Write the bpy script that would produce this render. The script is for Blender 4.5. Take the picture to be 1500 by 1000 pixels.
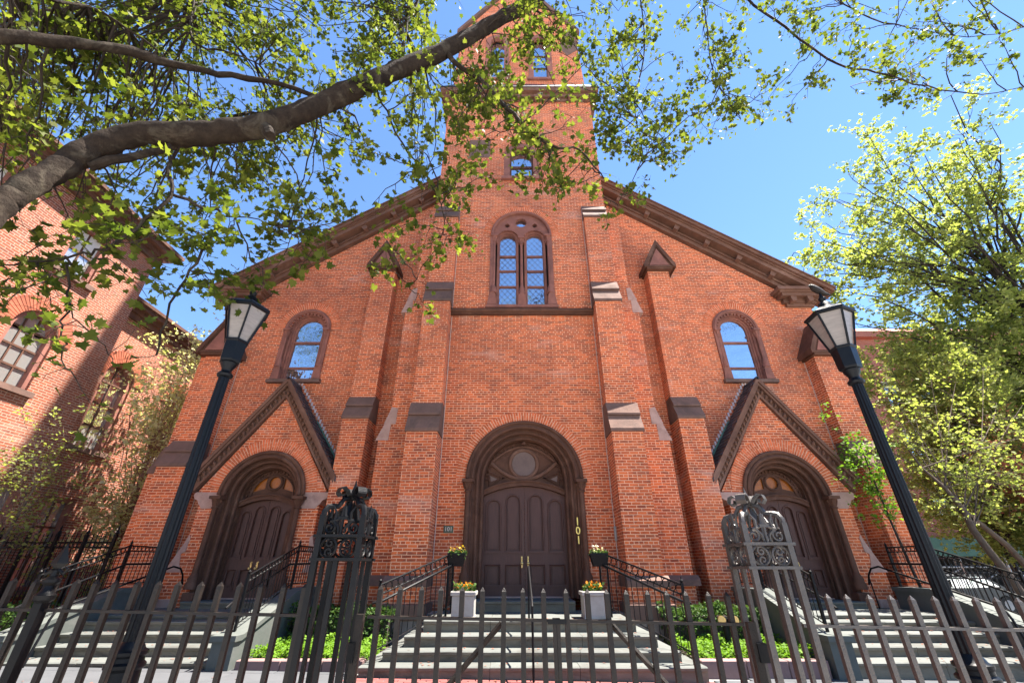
import bpy, bmesh, math, random
import numpy as np
from mathutils import Vector, Matrix
from mathutils.geometry import tessellate_polygon

# ------------------------------------------------------------------ scene, camera, sky, sun, exposure
for o in list(bpy.data.objects):
    bpy.data.objects.remove(o)
SC = bpy.context.scene
COL = SC.collection
rnd = random.Random(11)
PI = math.pi

FPX = 620.0
PITCH = math.atan(330.0 / FPX)
EYE = 1.45
cam = bpy.data.cameras.new('camera')
cam.sensor_width = 36.0
cam.lens = FPX / 1500.0 * 36.0
cam.clip_start = 0.05
cam.clip_end = 2000.0
camo = bpy.data.objects.new('camera', cam)
camo.location = (0, 0, EYE)
camo.rotation_euler = (PI / 2 + PITCH, 0, 0)
COL.objects.link(camo)
SC.camera = camo

SUN_EL = math.radians(68)
SUN_AZ = math.radians(80)          # clockwise from +Y (straight ahead) towards +X (right)
world = bpy.data.worlds.new('World')
SC.world = world
world.use_nodes = True
wn = world.node_tree
wn.nodes.clear()
wo = wn.nodes.new('ShaderNodeOutputWorld')
wb = wn.nodes.new('ShaderNodeBackground')
sky = wn.nodes.new('ShaderNodeTexSky')
sky.sky_type = 'NISHITA'
sky.sun_disc = False
sky.sun_elevation = SUN_EL
sky.sun_rotation = SUN_AZ
sky.altitude = 20
sky.air_density = 1.0
sky.dust_density = 0.0
sky.ozone_density = 8.0
wb.inputs['Strength'].default_value = 0.06
wn.links.new(sky.outputs['Color'], wb.inputs['Color'])
wn.links.new(wb.outputs['Background'], wo.inputs['Surface'])

sl = bpy.data.lights.new('sun', 'SUN')
sl.energy = 5.0
sl.angle = math.radians(0.5)
sl.color = (1.0, 0.93, 0.84)
suno = bpy.data.objects.new('sun', sl)
sd = Vector((math.cos(SUN_EL) * math.sin(SUN_AZ), math.cos(SUN_EL) * math.cos(SUN_AZ), math.sin(SUN_EL)))
suno.rotation_euler = sd.to_track_quat('Z', 'Y').to_euler()
suno.location = (30, 10, 50)
COL.objects.link(suno)

SC.render.engine = 'CYCLES'
SC.view_settings.view_transform = 'Standard'
SC.view_settings.look = 'None'
SC.view_settings.exposure = 2.5
SC.view_settings.gamma = 1.0
SC.view_settings.use_curve_mapping = False
SC.cycles.max_bounces = 6
SC.cycles.transparent_max_bounces = 8

# ------------------------------------------------------------------ helpers
CP, SP = math.cos(PITCH), math.sin(PITCH)


def at(x, y, D):
    """point of the place that lies D metres ahead in the direction measured on the photograph"""
    v = 500 - y
    yv = FPX * CP - v * SP
    z = FPX * SP + v * CP
    return Vector(((x - 750) / yv * D, D, EYE + z / yv * D))


def tag(o, label=None, cat=None, group=None, kind=None):
    if label: o['label'] = label
    if cat: o['category'] = cat
    if group: o['group'] = group
    if kind: o['kind'] = kind
    return o


def empty(name, loc=(0, 0, 0), rz=0.0, parent=None):
    o = bpy.data.objects.new(name, None)
    o.location = loc
    o.rotation_euler = (0, 0, rz)
    o.empty_display_size = 0.2
    COL.objects.link(o)
    if parent: o.parent = parent
    return o


def inst(name, me, parent=None, loc=(0, 0, 0), rot=(0, 0, 0), scale=(1, 1, 1)):
    o = bpy.data.objects.new(name, me)
    COL.objects.link(o)
    if parent: o.parent = parent
    o.location = loc
    o.rotation_euler = rot
    o.scale = scale
    return o


def copy_tree(o, parent=None):
    c = o.copy()
    COL.objects.link(c)
    c.parent = parent
    for ch in list(o.children):
        copy_tree(ch, c)
    return c


class B:
    """collects geometry for ONE mesh object"""
    def __init__(s):
        s.v = []
        s.f = []

    def add(s, vs, fs):
        n = len(s.v)
        s.v += [tuple(p) for p in vs]
        s.f += [tuple(i + n for i in f) for f in fs]
        return s

    def box(s, x0, x1, y0, y1, z0, z1):
        return s.add([(x0, y0, z0), (x1, y0, z0), (x1, y1, z0), (x0, y1, z0), (x0, y0, z1), (x1, y0, z1), (x1, y1, z1), (x0, y1, z1)],
                     [(0, 3, 2, 1), (4, 5, 6, 7), (0, 1, 5, 4), (1, 2, 6, 5), (2, 3, 7, 6), (3, 0, 4, 7)])

    def cbox(s, x0, x1, y0, y1, z0, z1, c=0.012):
        """box with chamfered edges"""
        bm = bmesh.new()
        bmesh.ops.create_cube(bm, size=1)
        for v in bm.verts:
            v.co = Vector(((x0 + x1) / 2 + v.co.x * (x1 - x0), (y0 + y1) / 2 + v.co.y * (y1 - y0), (z0 + z1) / 2 + v.co.z * (z1 - z0)))
        bmesh.ops.bevel(bm, geom=list(bm.edges), offset=c, segments=1, affect='EDGES')
        bm.verts.index_update()
        s.add([v.co[:] for v in bm.verts], [[v.index for v in f.verts] for f in bm.faces])
        bm.free()
        return s

    def plate(s, outer, holes=(), y0=0.0, y1=1.0, mp=None):
        """polygon (a,b) with holes, extruded from y0 to y1; mp maps (a, depth, b) to a point"""
        mp = mp or (lambda a, d, b: (a, d, b))
        loops = [list(outer)] + [list(h) for h in holes]
        flat = [p for l in loops for p in l]
        tris = tessellate_polygon([[Vector((p[0], p[1], 0)) for p in l] for l in loops])
        n = len(flat)
        vs = [mp(p[0], y0, p[1]) for p in flat] + [mp(p[0], y1, p[1]) for p in flat]
        fs = [tuple(t) for t in tris] + [tuple(i + n for i in reversed(t)) for t in tris]
        k = 0
        for l in loops:
            m = len(l)
            for i in range(m):
                j = (i + 1) % m
                fs.append((k + i, k + j, k + j + n, k + i + n))
            k += m
        return s.add(vs, fs)

    def prism_x(s, poly, x0, x1):
        """(y,z) polygon extruded along x"""
        return s.plate(poly, (), x0, x1, lambda a, d, b: (d, a, b))

    def tube(s, pts, r, n=8, closed=False, caps=True):
        pts = [Vector(p) for p in pts]
        m = len(pts)
        rs = r if hasattr(r, '__len__') else [r] * m
        prev = None
        vs = []
        for i, p in enumerate(pts):
            if closed:
                t = pts[(i + 1) % m] - pts[i - 1]
            else:
                t = pts[min(i + 1, m - 1)] - pts[max(i - 1, 0)]
            if t.length < 1e-9: t = Vector((0, 0, 1))
            t.normalize()
            if prev is None:
                a = Vector((0, 0, 1)) if abs(t.z) < 0.9 else Vector((0, 1, 0))
                u = t.cross(a).normalized()
            else:
                u = prev - t * prev.dot(t)
                if u.length < 1e-6: u = t.cross(Vector((0.3, 0.5, 0.8)))
                u.normalize()
            prev = u
            w = t.cross(u)
            for k in range(n):
                an = 2 * PI * k / n
                vs.append(p + (u * math.cos(an) + w * math.sin(an)) * rs[i])
        fs = []
        for i in range(m if closed else m - 1):
            j = (i + 1) % m
            for k in range(n):
                l = (k + 1) % n
                fs.append((i * n + k, i * n + l, j * n + l, j * n + k))
        if caps and not closed:
            fs.append(tuple(range(n - 1, -1, -1)))
            fs.append(tuple((m - 1) * n + k for k in range(n)))
        return s.add(vs, fs)

    def lathe(s, prof, cx=0, cy=0, n=12, flute=0.0, rot=0.0):
        vs = []
        fs = []
        for (r, z) in prof:
            for k in range(n):
                an = 2 * PI * k / n + rot
                rr = r * (1 - flute * (k % 2))
                vs.append((cx + rr * math.cos(an), cy + rr * math.sin(an), z))
        m = len(prof)
        for i in range(m - 1):
            for k in range(n):
                l = (k + 1) % n
                fs.append((i * n + k, i * n + l, (i + 1) * n + l, (i + 1) * n + k))
        fs.append(tuple(range(n - 1, -1, -1)))
        fs.append(tuple((m - 1) * n + k for k in range(n)))
        return s.add(vs, fs)

    def me(s, name, mat, smooth=False, fix=True):
        m = bpy.data.meshes.new(name)
        m.from_pydata(s.v, [], s.f)
        if fix:
            bm = bmesh.new()
            bm.from_mesh(m)
            bmesh.ops.recalc_face_normals(bm, faces=list(bm.faces))
            bm.to_mesh(m)
            bm.free()
        if smooth:
            m.polygons.foreach_set('use_smooth', [True] * len(m.polygons))
            try:
                m.set_sharp_from_angle(angle=math.radians(38))
            except Exception:
                pass
        if mat: m.materials.append(mat)
        return m

    def ob(s, name, mat, parent=None, smooth=False, fix=True):
        o = bpy.data.objects.new(name, s.me(name, mat, smooth, fix))
        COL.objects.link(o)
        if parent: o.parent = parent
        return o


def arc(cx, cz, r, a0=0.0, a1=PI, n=24):
    return [(cx + r * math.cos(a0 + (a1 - a0) * i / n), cz + r * math.sin(a0 + (a1 - a0) * i / n)) for i in range(n + 1)]


def archpoly(cx, zb, zs, r, n=24):
    return [(cx + r, zb)] + arc(cx, zs, r, 0, PI, n) + [(cx - r, zb)]


def archband(cx, zb, zs, r0, r1, n=28):
    return [(cx + r1, zb)] + arc(cx, zs, r1, 0, PI, n) + [(cx - r1, zb), (cx - r0, zb)] + arc(cx, zs, r0, PI, 0, n) + [(cx + r0, zb)]


def archpath(cx, zb, zs, r, y, n=28):
    return [(cx + r, y, zb)] + [(p[0], y, p[1]) for p in arc(cx, zs, r, 0, PI, n)] + [(cx - r, y, zb)]


# ------------------------------------------------------------------ materials
def newmat(name):
    m = bpy.data.materials.new(name)
    m.use_nodes = True
    nt = m.node_tree
    return m, nt, nt.nodes['Principled BSDF']


def rgba(c): return (c[0], c[1], c[2], 1.0)


def N(nt, t, **kw):
    n = nt.nodes.new(t)
    for k, v in kw.items():
        if k in n.inputs: n.inputs[k].default_value = v
        else: setattr(n, k, v)
    return n


def math_node(nt, op, a, b=None, c=None):
    n = nt.nodes.new('ShaderNodeMath')
    n.operation = op
    for i, q in enumerate((a, b, c)):
        if q is None: continue
        if hasattr(q, 'default_value'): nt.links.new(q, n.inputs[i])
        else: n.inputs[i].default_value = q
    return n.outputs[0]


def mixc(nt, fac, a, b, blend='MIX'):
    n = nt.nodes.new('ShaderNodeMix')
    n.data_type = 'RGBA'
    n.blend_type = blend
    for sock, q in ((n.inputs[0], fac), (n.inputs[6], a), (n.inputs[7], b)):
        if hasattr(q, 'default_value'): nt.links.new(q, sock)
        elif isinstance(q, (int, float)): sock.default_value = q
        else: sock.default_value = rgba(q)
    return n.outputs[2]


def ramp(nt, fac, p0, p1, c0=(0, 0, 0), c1=(1, 1, 1)):
    r = nt.nodes.new('ShaderNodeValToRGB')
    r.color_ramp.elements[0].position = p0
    r.color_ramp.elements[1].position = p1
    r.color_ramp.elements[0].color = rgba(c0)
    r.color_ramp.elements[1].color = rgba(c1)
    nt.links.new(fac, r.inputs[0])
    return r.outputs[0]


def noise(nt, vec, scale, detail=4.0, rough=0.6, dist=0.0):
    n = N(nt, 'ShaderNodeTexNoise', Scale=scale, Detail=detail, Roughness=rough, Distortion=dist)
    if vec is not None: nt.links.new(vec, n.inputs['Vector'])
    return n.outputs['Fac']


def plain(name, c1, c2=None, scale=4.0, rough=0.7, bump=0.15, bscale=40.0, metal=0.0, spec=0.5, rvar=0.15, stain=None, objrand=0.0, stretch=None):
    m, nt, p = newmat(name)
    tc = nt.nodes.new('ShaderNodeTexCoord')
    vec = tc.outputs['Object']
    if stretch:
        mp = nt.nodes.new('ShaderNodeMapping')
        mp.inputs['Scale'].default_value = stretch
        nt.links.new(vec, mp.inputs['Vector'])
        vec = mp.outputs['Vector']
    c2 = c2 or tuple(q * 0.65 for q in c1)
    f = noise(nt, vec, scale, 6, 0.65)
    col = mixc(nt, ramp(nt, f, 0.3, 0.7), c1, c2)
    if stain:
        f2 = noise(nt, vec, scale * 0.35, 5, 0.7, 0.6)
        col = mixc(nt, ramp(nt, f2, 0.52, 0.72), col, stain)
    if objrand:
        oi = nt.nodes.new('ShaderNodeObjectInfo')
        k = math_node(nt, 'MULTIPLY_ADD', oi.outputs['Random'], objrand, 1 - objrand / 2)
        cc = nt.nodes.new('ShaderNodeCombineColor')
        for i in range(3): nt.links.new(k, cc.inputs[i])
        col = mixc(nt, 1.0, col, cc.outputs[0], 'MULTIPLY')
    nt.links.new(col, p.inputs['Base Color'])
    r = math_node(nt, 'MULTIPLY_ADD', f, rvar * 2, rough - rvar)
    nt.links.new(r, p.inputs['Roughness'])
    p.inputs['Metallic'].default_value = metal
    p.inputs['Specular IOR Level'].default_value = spec
    if bump:
        bn = N(nt, 'ShaderNodeBump', Strength=bump, Distance=0.02)
        nt.links.new(noise(nt, vec, bscale, 5, 0.7), bn.inputs['Height'])
        nt.links.new(bn.outputs['Normal'], p.inputs['Normal'])
    return m


def brickmat(name, ca, cb, mortar, dark, bw=0.213, bh=0.0675, ms=0.010, patch=(0.60, 0.30, 0.20), soot=0.5):
    """common bond brickwork: the pattern follows the wall (x+y along it, z up)"""
    m, nt, p = newmat(name)
    tc = nt.nodes.new('ShaderNodeTexCoord')
    sep = nt.nodes.new('ShaderNodeSeparateXYZ')
    nt.links.new(tc.outputs['Object'], sep.inputs[0])
    u = math_node(nt, 'ADD', sep.outputs[0], sep.outputs[1])
    cmb = nt.nodes.new('ShaderNodeCombineXYZ')
    nt.links.new(u, cmb.inputs[0])
    nt.links.new(sep.outputs[2], cmb.inputs[1])
    wob = N(nt, 'ShaderNodeTexNoise', Scale=6.0, Detail=2.0)
    nt.links.new(cmb.outputs[0], wob.inputs['Vector'])
    vadd = nt.nodes.new('ShaderNodeVectorMath')
    vadd.operation = 'MULTIPLY_ADD'
    nt.links.new(wob.outputs['Color'], vadd.inputs[0])
    vadd.inputs[1].default_value = (0.012, 0.012, 0)
    nt.links.new(cmb.outputs[0], vadd.inputs[2])
    br = nt.nodes.new('ShaderNodeTexBrick')
    br.offset = 0.5
    br.offset_frequency = 2
    br.squash = 0.5
    br.squash_frequency = 7
    br.inputs['Scale'].default_value = 1.0
    br.inputs['Brick Width'].default_value = bw
    br.inputs['Row Height'].default_value = bh
    br.inputs['Mortar Size'].default_value = ms
    br.inputs['Mortar Smooth'].default_value = 0.05
    br.inputs['Bias'].default_value = -0.1
    br.inputs['Color1'].default_value = rgba(ca)
    br.inputs['Color2'].default_value = rgba(cb)
    br.inputs['Mortar'].default_value = rgba(mortar)
    nt.links.new(vadd.outputs[0], br.inputs['Vector'])
    # single dark burnt bricks
    mp = nt.nodes.new('ShaderNodeMapping')
    mp.inputs['Scale'].default_value = (3.2, 11.0, 1)
    nt.links.new(cmb.outputs[0], mp.inputs['Vector'])
    d1 = noise(nt, mp.outputs['Vector'], 1.0, 2, 0.5)
    dk = math_node(nt, 'MULTIPLY', ramp(nt, d1, 0.52, 0.60), math_node(nt, 'SUBTRACT', 1.0, br.outputs['Fac']))
    col = mixc(nt, math_node(nt, 'MULTIPLY', dk, 0.6), br.outputs['Color'], dark)
    # broad weathering: repointed / rain-washed areas paler, sooty ones duller
    big = noise(nt, cmb.outputs[0], 0.55, 6, 0.62, 0.4)
    col = mixc(nt, math_node(nt, 'MULTIPLY', ramp(nt, big, 0.53, 0.75), 0.35), col, patch)
    big2 = noise(nt, cmb.outputs[0], 0.33, 6, 0.66, 0.9)
    col = mixc(nt, math_node(nt, 'MULTIPLY', ramp(nt, big2, 0.47, 0.70), soot), col, dark)
    mpv = nt.nodes.new('ShaderNodeMapping')
    mpv.inputs['Scale'].default_value = (2.6, 0.28, 1)
    nt.links.new(cmb.outputs[0], mpv.inputs['Vector'])
    st = noise(nt, mpv.outputs['Vector'], 1.0, 5, 0.7)
    col = mixc(nt, math_node(nt, 'MULTIPLY', ramp(nt, st, 0.58, 0.75), soot * 0.7), col, dark)
    mpw = nt.nodes.new('ShaderNodeMapping')
    mpw.inputs['Scale'].default_value = (0.9, 2.6, 1)
    mpw.inputs['Location'].default_value = (7.3, 3.1, 0)
    nt.links.new(cmb.outputs[0], mpw.inputs['Vector'])
    blot = noise(nt, mpw.outputs['Vector'], 1.0, 7, 0.72, 1.2)
    col = mixc(nt, math_node(nt, 'MULTIPLY', math_node(nt, 'MULTIPLY', ramp(nt, blot, 0.54, 0.66), soot), math_node(nt, 'SUBTRACT', 1.0, br.outputs['Fac'])), col, dark)
    blot2 = noise(nt, mpw.outputs['Vector'], 0.55, 6, 0.6, 0.8)
    col = mixc(nt, math_node(nt, 'MULTIPLY', ramp(nt, blot2, 0.58, 0.70), 0.30), col, (0.62, 0.42, 0.34))
    fine = noise(nt, cmb.outputs[0], 60, 3, 0.7)
    col = mixc(nt, 0.35, col, mixc(nt, 1.0, col, ramp(nt, fine, 0.3, 0.75, (0.55, 0.55, 0.55), (1.25, 1.25, 1.25)), 'MULTIPLY'))
    nt.links.new(col, p.inputs['Base Color'])
    p.inputs['Roughness'].default_value = 0.85
    p.inputs['Specular IOR Level'].default_value = 0.25
    h = math_node(nt, 'MULTIPLY_ADD', fine, 0.25, math_node(nt, 'SUBTRACT', 1.0, br.outputs['Fac']))
    bn = N(nt, 'ShaderNodeBump', Strength=0.55, Distance=0.012)
    nt.links.new(h, bn.inputs['Height'])
    nt.links.new(bn.outputs['Normal'], p.inputs['Normal'])
    return m


def leafmat(name, c1, c2, trans=0.45, objrand=False):
    m, nt, p = newmat(name)
    geo = nt.nodes.new('ShaderNodeNewGeometry')
    if objrand:
        oi = nt.nodes.new('ShaderNodeObjectInfo')
        f = oi.outputs['Random']
    else:
        f = geo.outputs['Random Per Island']
    col = mixc(nt, f, c1, c2)
    nt.links.new(col, p.inputs['Base Color'])
    p.inputs['Roughness'].default_value = 0.55
    p.inputs['Specular IOR Level'].default_value = 0.1
    tr = nt.nodes.new('ShaderNodeBsdfTranslucent')
    tcol = mixc(nt, 1.0, col, (1.45, 1.5, 0.72), 'MULTIPLY')
    nt.links.new(tcol, tr.inputs['Color'])
    mx = nt.nodes.new('ShaderNodeMixShader')
    mx.inputs[0].default_value = trans
    nt.links.new(p.outputs[0], mx.inputs[1])
    nt.links.new(tr.outputs[0], mx.inputs[2])
    nt.links.new(mx.outputs[0], nt.nodes['Material Output'].inputs['Surface'])
    return m


def glassmat(name, tint=(0.03, 0.045, 0.06), refl=0.55, rc=(0.86, 0.92, 0.97), rough=0.03):
    """old window glass with a protective outer sheet: dark room behind, strong mirror of sky and trees"""
    m, nt, p = newmat(name)
    tc = nt.nodes.new('ShaderNodeTexCoord')
    p.inputs['Base Color'].default_value = rgba(tint)
    p.inputs['Roughness'].default_value = 0.12
    gl = nt.nodes.new('ShaderNodeBsdfGlossy')
    gl.inputs['Color'].default_value = rgba(rc)
    gl.inputs['Roughness'].default_value = rough
    bn = N(nt, 'ShaderNodeBump', Strength=0.35, Distance=0.05)
    nt.links.new(noise(nt, tc.outputs['Object'], 2.2, 3, 0.5), bn.inputs['Height'])
    nt.links.new(bn.outputs['Normal'], gl.inputs['Normal'])
    mx = nt.nodes.new('ShaderNodeMixShader')
    mx.inputs[0].default_value = refl
    nt.links.new(p.outputs[0], mx.inputs[1])
    nt.links.new(gl.outputs[0], mx.inputs[2])
    nt.links.new(mx.outputs[0], nt.nodes['Material Output'].inputs['Surface'])
    return m


M = {}
M['brick'] = brickmat('church_brick', (0.70, 0.150, 0.043), (0.39, 0.070, 0.025), (0.76, 0.41, 0.255), (0.140, 0.045, 0.031), ms=0.0076, soot=0.5, patch=(0.72, 0.25, 0.115))
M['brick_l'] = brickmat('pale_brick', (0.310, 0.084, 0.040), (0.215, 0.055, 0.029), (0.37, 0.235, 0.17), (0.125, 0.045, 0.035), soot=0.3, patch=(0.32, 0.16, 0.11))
M['archbrick_l'] = plain('pale_arch_brick', (0.35, 0.105, 0.055), (0.25, 0.070, 0.040), 9, 0.85, 0.2, 60, spec=0.25, objrand=0.4)
M['brick_f'] = brickmat('far_brick', (0.42, 0.09, 0.05), (0.32, 0.07, 0.045), (0.40, 0.25, 0.19), (0.16, 0.05, 0.04), soot=0.3)
M['archbrick'] = plain('arch_brick', (0.64, 0.155, 0.055), (0.44, 0.095, 0.038), 9, 0.85, 0.2, 60, spec=0.25, objrand=0.5)
M['mortar'] = plain('lime_mortar', (0.70, 0.42, 0.28), (0.58, 0.32, 0.21), 20, 0.9, 0.2, 80, spec=0.2)
M['brown'] = plain('brownstone_dark', (0.118, 0.053, 0.033), (0.068, 0.033, 0.022), 3, 0.8, 0.35, 26, spec=0.22, stain=(0.165, 0.085, 0.058))
M['brown_l'] = plain('brownstone_cornice', (0.175, 0.086, 0.056), (0.105, 0.053, 0.037), 2.5, 0.8, 0.35, 22, spec=0.22, stain=(0.225, 0.13, 0.096))
M['brown2'] = plain('brownstone_window', (0.29, 0.118, 0.086), (0.18, 0.075, 0.058), 3, 0.85, 0.25, 30, spec=0.25, stain=(0.13, 0.06, 0.05))
M['weather'] = plain('brownstone_slab', (0.180, 0.104, 0.080), (0.122, 0.073, 0.058), 2.5, 0.85, 0.3, 25, stain=(0.082, 0.055, 0.045), spec=0.2)
M['pink'] = plain('pale_sandstone', (0.44, 0.285, 0.235), (0.32, 0.195, 0.16), 4, 0.85, 0.3, 20, stain=(0.24, 0.14, 0.115), spec=0.25)
M['door'] = plain('door_paint', (0.095, 0.038, 0.027), (0.064, 0.027, 0.020), 5, 0.48, 0.12, 50, stretch=(6, 6, 0.7), spec=0.3)
M['iron'] = plain('black_iron', (0.0035, 0.0040, 0.0055), (0.008, 0.0075, 0.0075), 14, 0.42, 0.15, 90, spec=0.14)
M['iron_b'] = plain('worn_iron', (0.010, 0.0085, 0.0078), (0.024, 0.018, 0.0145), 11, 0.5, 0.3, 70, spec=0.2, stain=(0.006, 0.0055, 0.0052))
M['iron_r'] = plain('sunlit_tone_iron', (0.050, 0.042, 0.038), (0.030, 0.024, 0.021), 12, 0.42, 0.3, 70, spec=0.5, stain=(0.065, 0.050, 0.042))  # the fence iron lightened: sunlight put into the colour of the right-hand ironwork
M['blue'] = plain('bluestone', (0.112, 0.119, 0.110), (0.076, 0.082, 0.077), 1.8, 0.8, 0.25, 22, stain=(0.055, 0.050, 0.042), stretch=(1, 1, 3), spec=0.3)
M['riser'] = plain('stained_riser', (0.19, 0.165, 0.12), (0.12, 0.102, 0.076), 2.2, 0.85, 0.35, 16, stain=(0.07, 0.058, 0.044), stretch=(1, 1, 3), spec=0.3)
M['bronze'] = plain('roundel_bronze', (0.15, 0.085, 0.062), (0.10, 0.058, 0.045), 5, 0.5, 0.1, 30)
M['cheek'] = plain('cast_stone', (0.090, 0.100, 0.091), (0.066, 0.075, 0.069), 1.6, 0.8, 0.2, 18, stain=(0.115, 0.115, 0.106), spec=0.3)
M['slate'] = plain('roof_slate', (0.035, 0.034, 0.042), (0.062, 0.055, 0.065), 6, 0.55, 0.2, 30, objrand=0.7)
M['copper'] = plain('green_copper', (0.05, 0.13, 0.10), (0.09, 0.20, 0.16), 8, 0.6, 0.15, 30)
M['lead'] = plain('lead_flashing', (0.62, 0.56, 0.58), (0.40, 0.34, 0.36), 10, 0.55, 0.15, 30)
M['glass'] = glassmat('church_glass', refl=0.72)
M['glass_b'] = glassmat('house_glass', (0.25, 0.25, 0.24), 0.35, (0.8, 0.84, 0.9), 0.05)
M['curtain'] = plain('drawn_blind', (0.62, 0.60, 0.56), (0.50, 0.49, 0.46), 2, 0.8, 0.05, 10)
M['amber'] = plain('amber_glass', (0.42, 0.125, 0.014), (0.26, 0.07, 0.008), 7, 0.3, 0.1, 30, spec=0.4)
M['brass'] = plain('brass', (0.62, 0.44, 0.18), (0.45, 0.30, 0.12), 10, 0.3, 0.05, 40, metal=0.9)
M['gold'] = plain('gilt', (0.72, 0.52, 0.14), (0.58, 0.40, 0.10), 10, 0.35, 0.0, metal=0.6)
M['plaque'] = plain('plaque_bronze', (0.075, 0.085, 0.045), (0.05, 0.055, 0.03), 30, 0.5, 0.1, 40)
M['whitepaint'] = plain('white_planter', (0.34, 0.325, 0.30), (0.27, 0.25, 0.225), 6, 0.6, 0.12, 30, stain=(0.20, 0.185, 0.155), spec=0.3)
M['lampglass'] = plain('frosted_lantern_glass', (0.235, 0.20, 0.18), (0.165, 0.145, 0.13), 3, 0.35, 0.05, 60, spec=0.4, stretch=(3, 3, 16))
M['lampiron'] = plain('lamp_iron', (0.0030, 0.0042, 0.0065), (0.006, 0.007, 0.009), 9, 0.4, 0.08, 60, spec=0.16)
M['paint_white'] = plain('white_paint', (0.70, 0.70, 0.68), None, 6, 0.6)
M['slab'] = plain('pavement_slab', (0.076, 0.079, 0.086), (0.056, 0.059, 0.064), 1.4, 0.85, 0.25, 30, stain=(0.044, 0.044, 0.047), objrand=0.15, spec=0.25)
M['joint'] = plain('pavement_joint', (0.20, 0.195, 0.185), (0.14, 0.135, 0.13), 6, 0.9, 0.2, 40)
M['asphalt'] = plain('asphalt', (0.15, 0.148, 0.145), (0.11, 0.11, 0.11), 2, 0.9, 0.3, 120)
M['ground'] = plain('city_ground', (0.42, 0.40, 0.37), (0.34, 0.325, 0.30), 0.4, 0.9, 0.2, 12)
M['paver'] = plain('paver_brick', (0.17, 0.048, 0.042), (0.12, 0.034, 0.031), 6, 0.85, 0.2, 40, objrand=0.5)
M['paverjoint'] = plain('paver_joint', (0.33, 0.30, 0.28), (0.25, 0.225, 0.21), 8, 0.9, 0.2, 50)
M['kerb'] = plain('brown_kerb', (0.20, 0.12, 0.11), (0.14, 0.085, 0.08), 3, 0.8, 0.2, 30)
M['soil'] = plain('soil', (0.05, 0.035, 0.025), (0.03, 0.022, 0.017), 6, 0.95, 0.5, 20)
M['rubble'] = plain('rough_stone', (0.30, 0.25, 0.22), (0.17, 0.13, 0.12), 5, 0.9, 0.6, 9, objrand=0.3)
M['bark'] = plain('plane_bark', (0.034, 0.024, 0.017), (0.014, 0.010, 0.008), 9, 0.9, 1.0, 22, stain=(0.075, 0.062, 0.045), spec=0.1)
M['bark_g'] = plain('grey_bark', (0.10, 0.072, 0.052), (0.06, 0.044, 0.033), 6, 0.85, 0.4, 16, spec=0.2)
M['bark_d'] = plain('dark_bark', (0.036, 0.027, 0.021), (0.022, 0.017, 0.014), 6, 0.85, 0.3, 16, spec=0.2)
M['twig_r'] = plain('russet_twig', (0.26, 0.12, 0.09), (0.16, 0.075, 0.06), 6, 0.85, 0.2, 16)
M['leaf'] = leafmat('plane_leaf', (0.040, 0.062, 0.010), (0.128, 0.145, 0.028), 0.52)
M['leaf_o'] = leafmat('plane_leaf_single', (0.042, 0.066, 0.011), (0.105, 0.125, 0.024), 0.52, True)
M['leaf_y'] = leafmat('spring_leaf', (0.125, 0.160, 0.038), (0.275, 0.295, 0.105), 0.52)
M['leaf_p'] = leafmat('pale_blossom', (0.36, 0.37, 0.17), (0.56, 0.52, 0.34), 0.45)
M['leaf_h'] = leafmat('hedge_leaf', (0.030, 0.065, 0.016), (0.060, 0.105, 0.024), 0.2)
M['leaf_g'] = leafmat('ground_leaf', (0.070, 0.155, 0.012), (0.135, 0.235, 0.024), 0.35)
M['leaf_r'] = leafmat('russet_leaf', (0.24, 0.085, 0.06), (0.32, 0.13, 0.085), 0.35)
M['petal_o'] = leafmat('orange_petal', (0.55, 0.13, 0.01), (0.58, 0.25, 0.012), 0.2)
M['petal_w'] = leafmat('white_petal', (0.75, 0.72, 0.70), (0.80, 0.66, 0.35), 0.2)
M['petal_p'] = leafmat('dark_petal', (0.10, 0.012, 0.05), (0.75, 0.50, 0.04), 0.2)
M['green_hoard'] = plain('green_hoarding', (0.035, 0.115, 0.075), (0.028, 0.09, 0.06), 2, 0.6, 0.05, 10)
M['steel'] = plain('galvanised_tube', (0.42, 0.42, 0.42), (0.32, 0.32, 0.33), 6, 0.5, 0.05, 30, metal=0.3)
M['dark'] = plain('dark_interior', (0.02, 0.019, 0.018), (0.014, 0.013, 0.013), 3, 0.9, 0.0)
M['car_w'] = plain('grey_car_paint', (0.07, 0.075, 0.08), (0.06, 0.065, 0.07), 2, 0.3, 0.0, spec=0.6)
M['car_d'] = plain('blue_car_paint', (0.06, 0.08, 0.13), (0.05, 0.07, 0.12), 2, 0.3, 0.0, spec=0.8)
M['rubber'] = plain('tyre', (0.02, 0.02, 0.02), (0.03, 0.03, 0.03), 8, 0.8, 0.1, 40)
M['cable'] = plain('pale_cable', (0.55, 0.46, 0.40), (0.42, 0.34, 0.29), 12, 0.7, 0.05, 40)

# ================================================================== GROUND (the setting)
def ground_z(x): return -0.012 * max(-14, min(14, x))

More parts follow.
